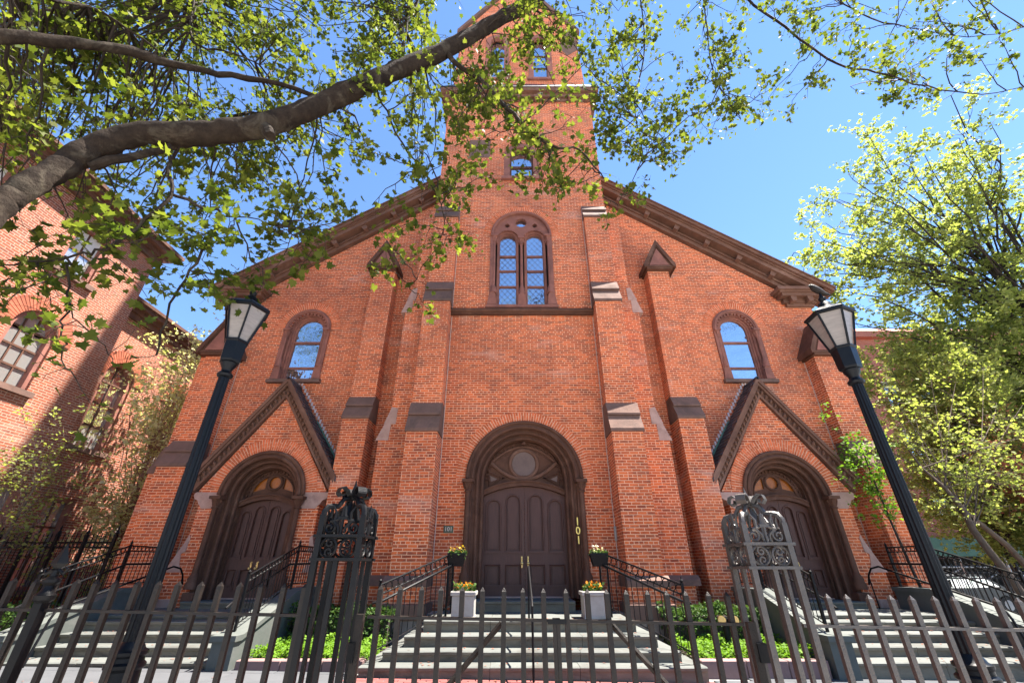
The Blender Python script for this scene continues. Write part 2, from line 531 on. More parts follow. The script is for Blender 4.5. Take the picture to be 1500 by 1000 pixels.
gb = B()
xs = [-400, -60, -14, 0, 14, 60, 400]
ys = [-400, -60, -20, 0, 8, 30, 100, 900]
gb.add([(x, y, ground_z(x) - 0.09) for y in ys for x in xs],
       [(j * 7 + i, j * 7 + i + 1, (j + 1) * 7 + i + 1, (j + 1) * 7 + i) for j in range(7) for i in range(6)])
tag(gb.ob('ground', M['ground'], fix=False), kind='structure')
TILT = math.atan(0.012)
fc = B().box(-13.5, 13.5, 3.4, 9.6, -0.10, -0.022).ob('forecourt', M['joint'])
fc.rotation_euler.y = TILT
tag(fc, kind='structure')
slabme = B().cbox(-0.595, 0.595, -0.445, 0.445, -0.05, 0.0, 0.006).me('slab', M['slab'])
for j, yy in enumerate([3.9, 4.8, 5.7, 6.6, 7.5, 8.4]):
    for i in range(-10, 11):
        xx = i * 1.2 + (0.6 if j % 2 else 0.0)
        if abs(xx - 0.31) < 2.7: continue
        inst('slab', slabme, fc, (xx, yy, -0.004 + rnd.uniform(-0.002, 0.002)))
bp = B().box(-2.45, 3.07, 3.45, 7.86, -0.10, -0.018).ob('brick_path', M['paverjoint'])
bp.rotation_euler.y = TILT
tag(bp, kind='structure')
pvme = B().cbox(-0.094, 0.094, -0.044, 0.044, -0.04, 0.0, 0.005).me('paver', M['paver'])
npv = 0
rest = B()
for j in range(48):
    yy = 7.80 - j * 0.1
    if yy < 3.5: break
    for i in range(28):
        xx = -2.33 + i * 0.2 + (0.1 if j % 2 else 0)
        if xx > 2.95: continue
        zz = rnd.uniform(-0.003, 0.001)
        if npv < 300:
            inst('paver', pvme, bp, (xx, yy, zz), (0, 0, rnd.uniform(-0.02, 0.02)))
            npv += 1
        else:
            rest.box(xx - 0.094, xx + 0.094, yy - 0.044, yy + 0.044, -0.04, zz)
r_ = rest.ob('pavers', M['paver'], bp)
tag(r_, kind='stuff')
# street and far pavement behind the camera
st = B().box(-300, 300, -16, -7.0, -0.1, -0.07).ob('road', M['asphalt'])
tag(st, kind='structure')

# ================================================================== CHURCH
CX = 0.31
church = empty('church', (CX, 0, 0))
tag(church, 'tall red brick church with central tower, twin gabled porches and brownstone trim', 'church')

YS, YT, YPF = 11.80, 10.95, 11.25      # side wall, tower face, porch front
XP = 6.63                              # porch axis
XW = 6.85                              # side window axis


def gable_z(x): return 16.0 - 0.733 * abs(x)


# --- side wall (whole gable) with window and porch door openings
outer = [(-9.55, -0.4), (9.55, -0.4), (9.55, gable_z(9.55)), (0, 16.0), (-9.55, gable_z(9.55))]
holes = []
for s in (-1, 1):
    holes.append(archpoly(s * XW, 6.43, 8.17, 0.60, 20))
    holes.append(archpoly(s * XP, 0.5, 3.05, 0.80, 16))
B().plate(outer, holes, YS, YS + 0.5).ob('gable_wall', M['brick'], church)
for s in (-1, 1):
    B().box(min(s * 9.55, s * 9.05), max(s * 9.55, s * 9.05), YS + 0.5, 32, -0.4, 9.0).ob('nave_wall', M['brick'], church)
rf = B()
for s in (-1, 1):
    rf.add([(s * 10.05, 11.5, 9.5), (0, 11.5, 16.72), (0, 32, 16.72), (s * 10.05, 32, 9.5),
            (s * 10.05, 11.5, 9.36), (0, 11.5, 16.58), (0, 32, 16.58), (s * 10.05, 32, 9.36)],
           [(0, 1, 2, 3), (7, 6, 5, 4), (0, 4, 5, 1), (3, 2, 6, 7), (0, 3, 7, 4), (1, 5, 6, 2)])
rf.ob('roof', M['slate'], church)


# --- raking cornice with brackets
def slopebar(b, s, x0, x1, lo, hi, y0, y1, m=0.722, z0=16.02):
    def z(x): return z0 - m * x
    return b.plate([(s * x0, z(x0) + lo), (s * x1, z(x1) + lo), (s * x1, z(x1) + hi), (s * x0, z(x0) + hi)], (), y0, y1)


brk = B().plate([(-0.09, -0.15), (0.09, -0.15), (0.12, 0.0), (0.12, 0.12), (-0.12, 0.12), (-0.12, 0.0)], (), -0.30, 0.06).me('bracket', M['brown_l'])
for s in (-1, 1):
    b = B()
    slopebar(b, s, 2.96, 9.6, -0.04, 0.12, YS - 0.13, YS + 0.2)
    slopebar(b, s, 2.96, 9.75, 0.12, 0.17, YS - 0.19, YS + 0.2)
    slopebar(b, s, 2.96, 9.95, 0.30, 0.47, YS - 0.42, YS + 0.2)
    slopebar(b, s, 2.96, 9.75, 0.17, 0.30, YS - 0.12, YS + 0.2)
    slopebar(b, s, 2.96, 10.0, 0.47, 0.53, YS - 0.47, YS + 0.2)
    slopebar(b, s, 2.96, 10.08, 0.53, 0.66, YS - 0.55, YS + 0.2)
    slopebar(b, s, 2.96, 10.12, 0.66, 0.70, YS - 0.60, YS + 0.2)
    co = b.ob('raking_cornice', M['brown_l'], church)
    ang = -s * math.atan(0.722)
    for k in range(6):
        xk = 3.7 + k * 0.95
        inst('bracket', brk, co, (s * xk, YS - 0.1, 16.02 - 0.722 * xk + 0.22), (0, -ang, 0), (0.75, 0.85, 0.75))
    # kneeler: the level return of the cornice at the eaves
    kb = B()
    for (xa, xb, z0, z1, yf) in ((8.72, 9.62, 8.98, 9.10, 11.70), (8.62, 9.70, 9.10, 9.22, 11.66), (8.50, 9.85, 9.25, 9.36, 11.45), (8.42, 9.93, 9.36, 9.42, 11.40), (8.35, 10.0, 9.42, 9.53, 11.33), (8.66, 9.66, 9.22, 9.25, 11.64)):
        kb.box(min(s * xa, s * xb), max(s * xa, s * xb), yf, 13.0, z0, z1)
    kn = kb.ob('kneeler', M['brown_l'], church)
    for xk in (8.86, 9.40):
        inst('bracket', brk, kn, (s * xk, 11.70, 9.17), (0, 0, 0), (0.75, 0.75, 0.75))
    # eaves running back along the nave
    B().box(min(s * 9.55, s * 9.98), max(s * 9.55, s * 9.98), 13.0, 32, 9.05, 9.46).ob('eaves', M['brown_l'], church)

# --- tower
TW = [(-3.80, -0.4), (3.80, -0.4), (3.80, 4.4), (3.56, 5.2), (3.56, 8.3), (3.34, 9.1), (3.34, 11.9), (2.95, 12.7), (2.95, 18.8)]
outer = TW + [(-x, z) for (x, z) in reversed(TW[2:])]
holes = [archpoly(0, 0.5, 3.40, 1.38, 32), archpoly(0, 8.52, 11.36, 0.98, 28), archpoly(0.05, 14.05, 15.3, 0.56, 16)]
B().plate(outer, holes, YT, YS - 0.01).ob('tower_front', M['brick'], church)
B().box(-2.93, 2.93, YS - 0.01, 16.8, 8.0, 18.78).ob('tower_body', M['brick'], church)
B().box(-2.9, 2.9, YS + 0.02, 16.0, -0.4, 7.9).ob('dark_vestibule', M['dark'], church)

# side weathering stones on the tower corners
for s in (-1, 1):
    b = B()
    b.plate([(s * 3.87, 4.36), (s * 3.54, 4.36), (s * 3.52, 4.80), (s * 3.69, 4.80)], (), YT - 0.012, YT + 0.5)
    b.plate([(s * 3.71, 4.80), (s * 3.40, 4.80), (s * 3.39, 5.22), (s * 3.55, 5.27)], (), YT - 0.016, YT + 0.5)
    b.ob('weathering', M['pink'], church)
    b = B()
    b.plate([(s * 3.68, 8.27), (s * 3.36, 8.27), (s * 3.36, 8.72), (s * 3.53, 8.72)], (), YT - 0.012, YT + 0.5)
    b.plate([(s * 3.55, 8.72), (s * 3.28, 8.72), (s * 3.27, 9.17), (s * 3.40, 9.17)], (), YT - 0.016, YT + 0.5)
    b.ob('weathering', M['pink'], church)


def slabs(parent, xa, xb, yf, yb, z0, z1, s, back):
    """two overlapping sloping stones that shed rain from a buttress set-off"""
    zm = z0 + (z1 - z0) * 0.55
    ym = yf + (yb - yf) * 0.55
    x0, x1 = min(s * xa, s * xb), max(s * xa, s * xb)
    B().prism_x([(yf, z0), (yf, z0 + 0.075), (ym + 0.02, zm), (back, zm), (back, z0)], x0, x1).ob('weathering', M['weather'], parent)
    B().prism_x([(ym - 0.03, zm - 0.0), (ym - 0.03, zm + 0.05), (yb, z1), (back, z1), (back, zm)], x0 + 0.002, x1 - 0.002).ob('weathering', M['weather'], parent)


def cap(parent, xc, hw, zb, za, yf, s):
    """little stone gable that closes a buttress"""
    b = B()
    ring = lambda w, z0, z1, y: b.box(xc - w, xc + w, y, YS - 0.004, z0, z1)
    ring(hw * 0.86, zb, zb + 0.06, yf + 0.07)
    ring(hw * 0.93, zb + 0.06, zb + 0.12, yf + 0.04)
    zt = zb + 0.12
    th = 0.13
    # tympanum, slightly sunk
    b.plate([(xc - hw * 0.9, zt), (xc + hw * 0.9, zt), (xc, za - 0.12)], (), yf + 0.07, YS - 0.004)
    for q in (-1, 1):
        b.plate([(xc + q * hw * 1.06, zt - 0.10), (xc + q * hw * 1.06, zt + 0.06), (xc, za + 0.06), (xc, za - 0.16), (xc + q * (hw * 1.06 - 0.09), zt - 0.03)], (), yf, YS - 0.004)
        b.plate([(xc + q * hw * 0.86, zt + 0.02), (xc + q * hw * 0.86, zt + 0.10), (xc, za - 0.12), (xc, za - 0.24)], (), yf + 0.03, YS - 0.006)
    b.ob('buttress_cap', M['brown'], parent)
    B().plate([(xc - hw * 0.66, zt + 0.02), (xc + hw * 0.66, zt + 0.02), (xc, za - 0.28)], (), yf + 0.045, yf + 0.09).ob('cap_panel', M['brown2'], parent)


for s in (-1, 1):
    # buttresses flanking the central door, three stages
    b = B()
    xi, xo = 2.15, 2.92
    x0, x1 = min(s * xi, s * xo), max(s * xi, s * xo)
    b.box(x0, x1, 10.25, YT + 0.03, 1.28, 4.42)
    b.box(x0, x1, 10.50, YT + 0.03, 4.42, 8.41)
    b.box(x0, x1, 10.75, YT + 0.03, 8.41, 12.0)
    bt = b.ob('buttress', M['brick'], church)
    slabs(bt, xi - 0.03, xo + 0.03, 10.20, 10.50, 4.40, 5.23, s, 10.9)
    slabs(bt, xi - 0.03, xo + 0.03, 10.46, 10.75, 8.39, 9.27, s, 10.9)
    slabs(bt, xi - 0.03, xo + 0.03, 10.70, 10.93, 11.96, 12.65, s, 10.96)
    xa, xb = min(s * (xi - 0.06), s * (xo + 0.08)), max(s * (xi - 0.06), s * (xo + 0.08))
    B().prism_x([(10.13, 1.08), (10.13, 1.20), (10.25, 1.29), (YT, 1.29), (YT, 1.08)], xa, xb).ob('base_course', M['weather'], bt)
    B().box(xa + 0.02, xb - 0.02, 10.16, YT + 0.02, 0.78, 1.08).ob('plinth', M['brick'], bt)
    B().cbox(xa - 0.03, xb + 0.03, 10.09, YT + 0.02, 0.50, 0.78).ob('plinth_stone', M['weather'], bt)
    B().box(xa + 0.02, xb - 0.02, 10.14, YT + 0.02, -0.3, 0.50).ob('foundation', M['rubble'], bt)
    # base course along the tower face
    xa, xb = min(s * 2.99, s * 3.90), max(s * 2.99, s * 3.90)
    B().prism_x([(10.84, 1.08), (10.84, 1.20), (10.94, 1.29), (11.7, 1.29), (11.7, 1.08)], xa, xb).ob('base_course', M['weather'], church)
    # pilaster between tower and aisle
    b = B()
    x0, x1 = min(s * 4.2, s * 4.9), max(s * 4.2, s * 4.9)
    b.box(x0, x1, 11.10, YS + 0.03, -0.3, 5.03)
    b.box(x0, x1, 11.35, YS + 0.03, 5.03, 10.14)
    bt = b.ob('buttress', M['brick'], church)
    slabs(bt, 4.17, 4.93, 11.05, 11.35, 5.0, 5.71, s, 11.7)
    cap(bt, s * 4.57, 0.49, 10.13, 11.25, 11.13, s)
    # corner buttress
    b = B()
    x0, x1 = min(s * 8.68, s * 9.42), max(s * 8.68, s * 9.42)
    b.box(x0, x1, 11.08, YS + 0.03, -0.3, 3.75)
    b.box(x0, x1, 11.33, YS + 0.03, 3.75, 7.0)
    xa, xb = min(s * 9.40, s * 9.80), max(s * 9.40, s * 9.80)
    b.box(xa, xb, 11.36, 12.3, -0.3, 3.62)
    xa, xb = min(s * 9.40, s * 9.62), max(s * 9.40, s * 9.62)
    b.box(xa, xb, 11.42, 12.3, 3.62, 7.0)
    bt = b.ob('buttress', M['brick'], church)
    slabs(bt, 8.65, 9.45, 11.03, 11.33, 3.72, 4.45, s, 11.7)
    B().plate([(s * 9.84, 3.60), (s * 9.45, 3.60), (s * 9.45, 4.3), (s * 9.6, 4.3), (s * 9.84, 3.68)], (), 11.34, 12.34).ob('weathering', M['weather'], bt)
    cap(bt, s * 9.06, 0.52, 6.98, 8.15, 11.12, s)
    # stone blocks at the foot
    B().cbox(min(s * 8.62, s * 9.5), max(s * 8.62, s * 9.5), 11.0, YS, 0.3, 0.62).ob('plinth_stone', M['pink'], bt)

# string course and cables
b = B()
b.box(-2.15, 2.15, 10.84, YT + 0.02, 8.16, 8.25)
b.tube([(-2.15, 10.84, 8.28), (2.15, 10.84, 8.28)], 0.075, 8)
b.box(-2.15, 2.15, 10.86, YT + 0.02, 8.30, 8.37)
b.ob('string_course', M['brown'], church)
for s in (-1, 1):
    B().tube([(s * 2.125, YT - 0.013, 1.3), (s * 2.125, YT - 0.013, 8.1)], 0.010, 5).ob('cable', M['cable'], church)
    B().tube([(s * 2.125, YT - 0.013, 8.4), (s * 2.125, YT - 0.013, 12.6)], 0.010, 5).ob('cable', M['cable'], church)
    B().tube([(s * 4.215, YS - 0.013, 1.3), (s * 4.215, YS - 0.013, 10.0)], 0.009, 5).ob('cable', M['cable'], church)
    B().tube([(s * 8.665, YS - 0.013, 1.3), (s * 8.665, YS - 0.013, 7.0)], 0.009, 5).ob('cable', M['cable'], church)
B().lathe([(0.02, 1.98), (0.032, 2.0), (0.032, 2.28), (0.02, 2.30)], 2.125, YT - 0.05, 8).ob('junction_tube', M['whitepaint'], church)

# tower cornice, slate skirt, belfry with gable, spire
b = B()
b.box(-3.02, 3.02, 10.88, 16.9, 18.60, 18.74)
b.box(-3.12, 3.12, 10.78, 17.0, 18.74, 18.92)
b.box(-3.28, 3.28, 10.62, 17.1, 18.92, 19.12)
b.ob('tower_cornice', M['brown_l'], church)
for k in range(9):
    inst('bracket', brk, church, (-2.8 + k * 0.7, 10.86, 18.66), (0, 0, 0), (0.7, 0.6, 0.8))
b = B()
b.add([(-3.32, 10.58, 19.12), (3.32, 10.58, 19.12), (3.32, 17.2, 19.12), (-3.32, 17.2, 19.12), (-2.88, 11.32, 20.5), (2.88, 11.32, 20.5), (2.88, 16.5, 20.5), (-2.88, 16.5, 20.5)],
      [(0, 1, 5, 4), (1, 2, 6, 5), (2, 3, 7, 6), (3, 0, 4, 7), (4, 5, 6, 7), (3, 2, 1, 0)])
b.ob('slate_skirt', M['slate'], church)
bo = [(-2.92, 20.45), (2.92, 20.45), (2.78, 24.75), (0, 29.6), (-2.78, 24.75)]
bh = [archpoly(q, 20.85, 23.9, 0.52, 14) for q in (-1.0, 1.0)]
B().plate(bo, bh, 11.3, 11.75).ob('belfry_wall', M['brick'], church)
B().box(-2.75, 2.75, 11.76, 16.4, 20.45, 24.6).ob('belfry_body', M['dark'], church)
b = B()
b.plate([(1.9, 23.4), (2.3, 22.7), (2.82, 23.2), (2.77, 24.7), (2.5, 25.2)], (), 11.285, 11.4)
b.ob('render_patch', M['weather'], church)
b = B()
oc = [(2.7 * math.cos(PI / 8 + k * PI / 4), 14.0 + 2.55 * math.sin(PI / 8 + k * PI / 4)) for k in range(8)]
b.add([(x, y, 24.6) for x, y in oc] + [(0, 14.0, 44)], [(k, (k + 1) % 8, 8) for k in range(8)])
b.ob('spire', M['slate'], church)
cp = B()
for s in (-1, 1):
    cp.plate([(s * 3.0, 24.6), (s * 3.0, 24.85), (0, 30.05), (0, 29.55)], (), 11.2, 11.8)
cp.ob('gable_coping', M['weather'], church)


# ---------------------------------------------------------------- windows
def panes(win, cx, cz_list, hw, zs, y, mat, name='pane'):
    """one glass sheet per opening between the bars; the top one is round-headed"""
    for i in range(len(cz_list)):
        z0 = cz_list[i]
        if i + 1 < len(cz_list):
            z1 = cz_list[i + 1]
            poly = [(cx - hw, z0), (cx + hw, z0), (cx + hw, z1), (cx - hw, z1)]
        else:
            poly = [(cx - hw, z0)] + [(cx + hw, z0)] + arc(cx, zs, hw, 0, PI, 14)
        o = B().plate([(p[0] - cx, p[1] - z0) for p in poly], (), 0, 0.012).ob(name, mat, win)
        o.location = (cx, y, z0)
        o.rotation_euler = (rnd.uniform(-0.022, 0.004), 0, rnd.uniform(-0.014, 0.014))


def arch_bricks(parent, cx, zs, r0, r1, y, n, a0=0.0, a1=PI, yb=0.16):
    """a ring of bricks on edge round an arch, every brick a piece of its own, mortar sunk behind"""
    bk = B()
    bk.plate(arc(cx, zs, r1 - 0.012, a0, a1, 40) + arc(cx, zs, r0 + 0.002, a1, a0, 40), (), y - 0.004, y + yb)
    o = bk.ob('brick_arch', M['mortar'], parent)
    w = (a1 - a0) / n
    tmpl = {}
    for kind, (ra, rb) in {'L': (r0, r1), 'S': (r0, r0 + (r1 - r0) * 0.64), 'T': (r0 + (r1 - r0) * 0.68, r1), 'U': (r0, r0 + (r1 - r0) * 0.32), 'V': (r0 + (r1 - r0) * 0.36, r1)}.items():
        h = w * 0.355
        bb = B()
        p = [(ra * math.sin(-h), ra * math.cos(h)), (ra * math.sin(h), ra * math.cos(h)), (rb * math.sin(h), rb * math.cos(h)), (rb * math.sin(-h), rb * math.cos(h))]
        bb.plate(p, (), -0.012, yb - 0.02)
        tmpl[kind] = bb.me('brick', M['archbrick'])
    for k in range(n):
        a = a0 + (k + 0.5) * w
        for kd in (('S', 'T') if k % 2 else ('U', 'V')):
            inst('brick', tmpl[kd], o, (cx, y + rnd.uniform(-0.004, 0.003), zs), (0, PI / 2 - a + rnd.uniform(-0.004, 0.004), 0))
    return o


def colonnette(parent, x, y, zb, zt, r, mat, flare=True):
    b = B()
    b.lathe([(r, zb + 0.1), (r * 0.94, (zb + zt) / 2), (r * 0.9, zt - 0.25)], x, y, 10)
    b.lathe([(r * 1.15, zt - 0.27), (r * 1.35, zt - 0.25), (r * 1.0, zt - 0.22), (r * 1.15, zt - 0.15), (r * 1.9, zt - 0.05), (r * 2.0, zt - 0.04)], x, y, 10)
    for k in range(6):
        an = k * PI / 3
        b.tube([(x + r * 1.0 * math.cos(an), y + r * 1.0 * math.sin(an), zt - 0.2), (x + r * 1.75 * math.cos(an), y + r * 1.75 * math.sin(an), zt - 0.08)], r * 0.3, 5)
    b.box(x - r * 2.1, x + r * 2.1, y - r * 2.1, y + r * 2.1, zt - 0.05, zt + 0.02)
    b.lathe([(r * 2.0, zb - 0.12), (r * 2.0, zb - 0.02), (r * 1.6, zb + 0.04), (r * 1.75, zb + 0.09), (r * 1.2, zb + 0.16), (r, zb + 0.2)], x, y, 10)
    return b.ob('colonnette', mat, parent, smooth=True)


# --- aisle windows
for s in (-1, 1):
    cx = s * XW
    w = B()
    w.plate(archband(cx, 6.44, 8.17, 0.60, 0.73), (), YS - 0.05, YS + 0.10)
    w.plate(archband(cx, 6.44, 8.17, 0.52, 0.61), (), YS + 0.05, YS + 0.22)
    w.plate(archband(cx, 6.44, 8.17, 0.46, 0.53), (), YS + 0.12, YS + 0.32)
    win = w.ob('window', M['brown2'], church)
    B().tube(archpath(cx, 8.17, 8.17, 0.665, YS - 0.055)[1:-1], 0.035, 8).ob('roll_moulding', M['brown2'], win, True)
    b = B()
    for k in range(15):
        a = PI * (k + 0.5) / 15
        b.box(cx + 0.57 * math.cos(a) - 0.03, cx + 0.57 * math.cos(a) + 0.03, YS - 0.02, YS + 0.06, 8.17 + 0.57 * math.sin(a) - 0.03, 8.17 + 0.57 * math.sin(a) + 0.03)
    tag(b.ob('carved_moulding', M['brown2'], win), kind='stuff')
    for q in (-1, 1):
        colonnette(win, cx + q * 0.62, YS - 0.02, 6.95, 8.14, 0.048, M['brown2'])
        B().plate([(cx + q * 0.50, 6.44), (cx + q * 0.76, 6.44), (cx + q * 0.70, 6.80), (cx + q * 0.62, 6.90), (cx + q * 0.52, 6.80)], (), YS - 0.07, YS + 0.08).ob('plinth_block', M['brown2'], win)
    B().prism_x([(YS - 0.14, 6.30), (YS - 0.14, 6.40), (YS + 0.2, 6.46), (YS + 0.2, 6.30)], cx - 0.80, cx + 0.80).ob('sill', M['weather'], win)
    panes(win, cx, [6.52, 6.88, 7.77], 0.43, 8.17, YS + 0.20, M['glass'])
    fr = B()
    fr.plate(archband(cx, 6.47, 8.17, 0.41, 0.47), (), YS + 0.15, YS + 0.24)
    fr.box(cx - 0.45, cx + 0.45, YS + 0.15, YS + 0.24, 6.46, 6.53)
    for z in (6.88, 7.77):
        fr.box(cx - 0.43, cx + 0.43, YS + 0.165, YS + 0.225, z - 0.035, z + 0.035)
    fr.ob('frame', M['brown2'], win)
    arch_bricks(church, cx, 8.17, 0.735, 1.02, YS, 44)
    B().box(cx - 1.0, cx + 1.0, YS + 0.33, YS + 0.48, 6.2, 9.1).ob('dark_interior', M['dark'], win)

# --- great double window over the door
w = B()
w.plate(archband(0, 8.53, 11.36, 0.93, 1.02), (), YT - 0.05, YT + 0.12)
w.plate([(-0.96, 11.05), (-0.80, 11.05)] + arc(-0.45, 11.23, 0.35, PI, 0, 14) + [(-0.10, 11.05), (0.10, 11.05)] + arc(0.45, 11.23, 0.35, PI, 0, 14) + [(0.80, 11.05), (0.96, 11.05)] + arc(0, 11.36, 0.94, 0, PI, 28),
        [arc(0, 11.93, 0.20, 0, 2 * PI, 18)[:-1], arc(-0.47, 11.80, 0.095, 0, 2 * PI, 12)[:-1], arc(0.47, 11.80, 0.095, 0, 2 * PI, 12)[:-1]], YT + 0.03, YT + 0.16)
win = w.ob('window', M['brown2'], church)
B().tube(archpath(0, 11.36, 11.36, 0.975, YT - 0.05)[1:-1], 0.045, 8).ob('roll_moulding', M['brown2'], win, True)
for q in (-1, 1):
    b = B()
    b.plate(archband(q * 0.45, 8.53, 11.23, 0.28, 0.355), (), YT + 0.10, YT + 0.24)
    b.plate(archband(q * 0.45, 8.53, 11.23, 0.265, 0.30), (), YT + 0.16, YT + 0.30)
    b.ob('light_surround', M['brown2'], win)
    b = B()
    for k in range(11):
        a = PI * (k + 0.5) / 11
        b.box(q * 0.45 + 0.36 * math.cos(a) - 0.022, q * 0.45 + 0.36 * math.cos(a) + 0.022, YT + 0.0, YT + 0.05, 11.23 + 0.36 * math.sin(a) - 0.022, 11.23 + 0.36 * math.sin(a) + 0.022)
    tag(b.ob('carved_moulding', M['brown2'], win), kind='stuff')
    b = B()
    for k in range(8):
        a = 2 * PI * (k + 0.5) / 8
        b.box(q * 0.47 + 0.09 * math.cos(a) - 0.018, q * 0.47 + 0.09 * math.cos(a) + 0.018, YT + 0.035, YT + 0.1, 11.80 + 0.09 * math.sin(a) - 0.018, 11.80 + 0.09 * math.sin(a) + 0.018)
    tag(b.ob('cusp', M['brown2'], win), kind='stuff')
    panes(win, q * 0.45, [8.56, 9.36, 9.98, 10.59], 0.275, 11.23, YT + 0.22, M['glass'])
    fr = B()
    for z in (9.36, 9.98, 10.59):
        fr.box(q * 0.45 - 0.275, q * 0.45 + 0.275, YT + 0.185, YT + 0.235, z - 0.03, z + 0.03)
    fr.box(q * 0.45 - 0.275, q * 0.45 + 0.275, YT + 0.185, YT + 0.235, 8.53, 8.58)
    fr.ob('glazing_bar', M['brown2'], win)
    lt = B()
    for d in (-1, 1):
        for k in range(-14, 15):
            # diamond leads, clipped to the light
            z0 = 8.58
            pts = []
            for t in range(0, 13):
                x = -0.27 + 0.54 * t / 12
                z = 9.9 + k * 0.23 + d * x * 1.25
                top = 11.23 + math.sqrt(max(0.0, 0.27 ** 2 - x * x))
                if 8.58 < z < top: pts.append((q * 0.45 + x, YT + 0.214, z))
            if len(pts) > 1: lt.tube([pts[0], pts[-1]], 0.005, 3, caps=False)
    lt.ob('lead_lattice', M['brown'], win, fix=False)
    B().plate([(q * 0.78, 8.53), (q * 1.08, 8.53), (q * 1.02, 8.90), (q * 0.92, 9.05), (q * 0.82, 8.90)], (), YT - 0.08, YT + 0.1).ob('plinth_block', M['brown2'], win)
    colonnette(win, q * 0.90, YT + 0.0, 9.1, 11.30, 0.055, M['brown2'])
colonnette(win, 0, YT + 0.05, 9.1, 11.24, 0.05, M['brown2'])
B().plate([(-0.13, 8.53), (0.13, 8.53), (0.11, 8.88), (0, 9.03), (-0.11, 8.88)], (), YT - 0.06, YT + 0.1).ob('plinth_block', M['brown2'], win)
b = B()
for k in range(12):
    a = 2 * PI * k / 12
    b.box(0.2 * math.cos(a) - 0.022, 0.2 * math.cos(a) + 0.022, YT + 0.032, YT + 0.1, 11.93 + 0.2 * math.sin(a) - 0.022, 11.93 + 0.2 * math.sin(a) + 0.022)
tag(b.ob('cusp', M['brown2'], win), kind='stuff')
B().plate(arc(0, 11.93, 0.22, 0, 2 * PI, 18)[:-1], (), YT + 0.17, YT + 0.18).ob('pane', M['glass'], win)
B().prism_x([(YT - 0.14, 8.39), (YT - 0.14, 8.48), (YT + 0.2, 8.55), (YT + 0.2, 8.39)], -1.11, 1.11).ob('sill', M['brown2'], win)
arch_bricks(church, 0, 11.36, 1.025, 1.27, YT, 58)
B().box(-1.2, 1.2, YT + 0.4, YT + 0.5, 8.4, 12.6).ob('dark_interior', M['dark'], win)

# --- small window high in the tower
w = B()
w.plate(archband(0.05, 14.08, 15.3, 0.44, 0.66), (), YT - 0.04, YT + 0.15)
win = w.ob('window', M['brown2'], church)
panes(win, 0.05, [14.1, 14.85], 0.43, 15.3, YT + 0.2, M['glass'])
b = B()
b.plate(archband(0.05, 14.08, 15.3, 0.38, 0.45), (), YT + 0.14, YT + 0.24)
b.box(-0.37, 0.47, YT + 0.15, YT + 0.23, 14.81, 14.90)
b.box(-0.37, 0.47, YT + 0.15, YT + 0.23, 14.08, 14.15)
b.ob('frame', M['brown'], win)
B().box(-0.70, 0.80, YT - 0.12, YT + 0.2, 13.96, 14.09).ob('sill', M['brown2'], win)
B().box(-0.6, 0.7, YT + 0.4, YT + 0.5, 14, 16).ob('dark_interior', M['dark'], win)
# --- stone panel beside it
B().box(-1.95, -1.15, YT - 0.02, YT + 0.1, 15.2, 16.2).ob('stone_panel', M['weather'], church)
# --- belfry windows
for q in (-1.0, 1.0):
    win = B().plate(archband(q, 20.8, 23.9, 0.32, 0.55), (), 11.26, 11.45).ob('window', M['brown2'], church)
    panes(win, q, [20.85, 22.0, 23.0], 0.34, 23.9, 11.5, M['glass'])
    b = B()
    for z in (22.0, 23.0): b.box(q - 0.34, q + 0.34, 11.47, 11.53, z - 0.03, z + 0.03)
    b.ob('glazing_bar', M['brown'], win)
    B().box(q - 0.62, q + 0.62, 11.2, 11.5, 20.72, 20.86).ob('sill', M['brown2'], win)


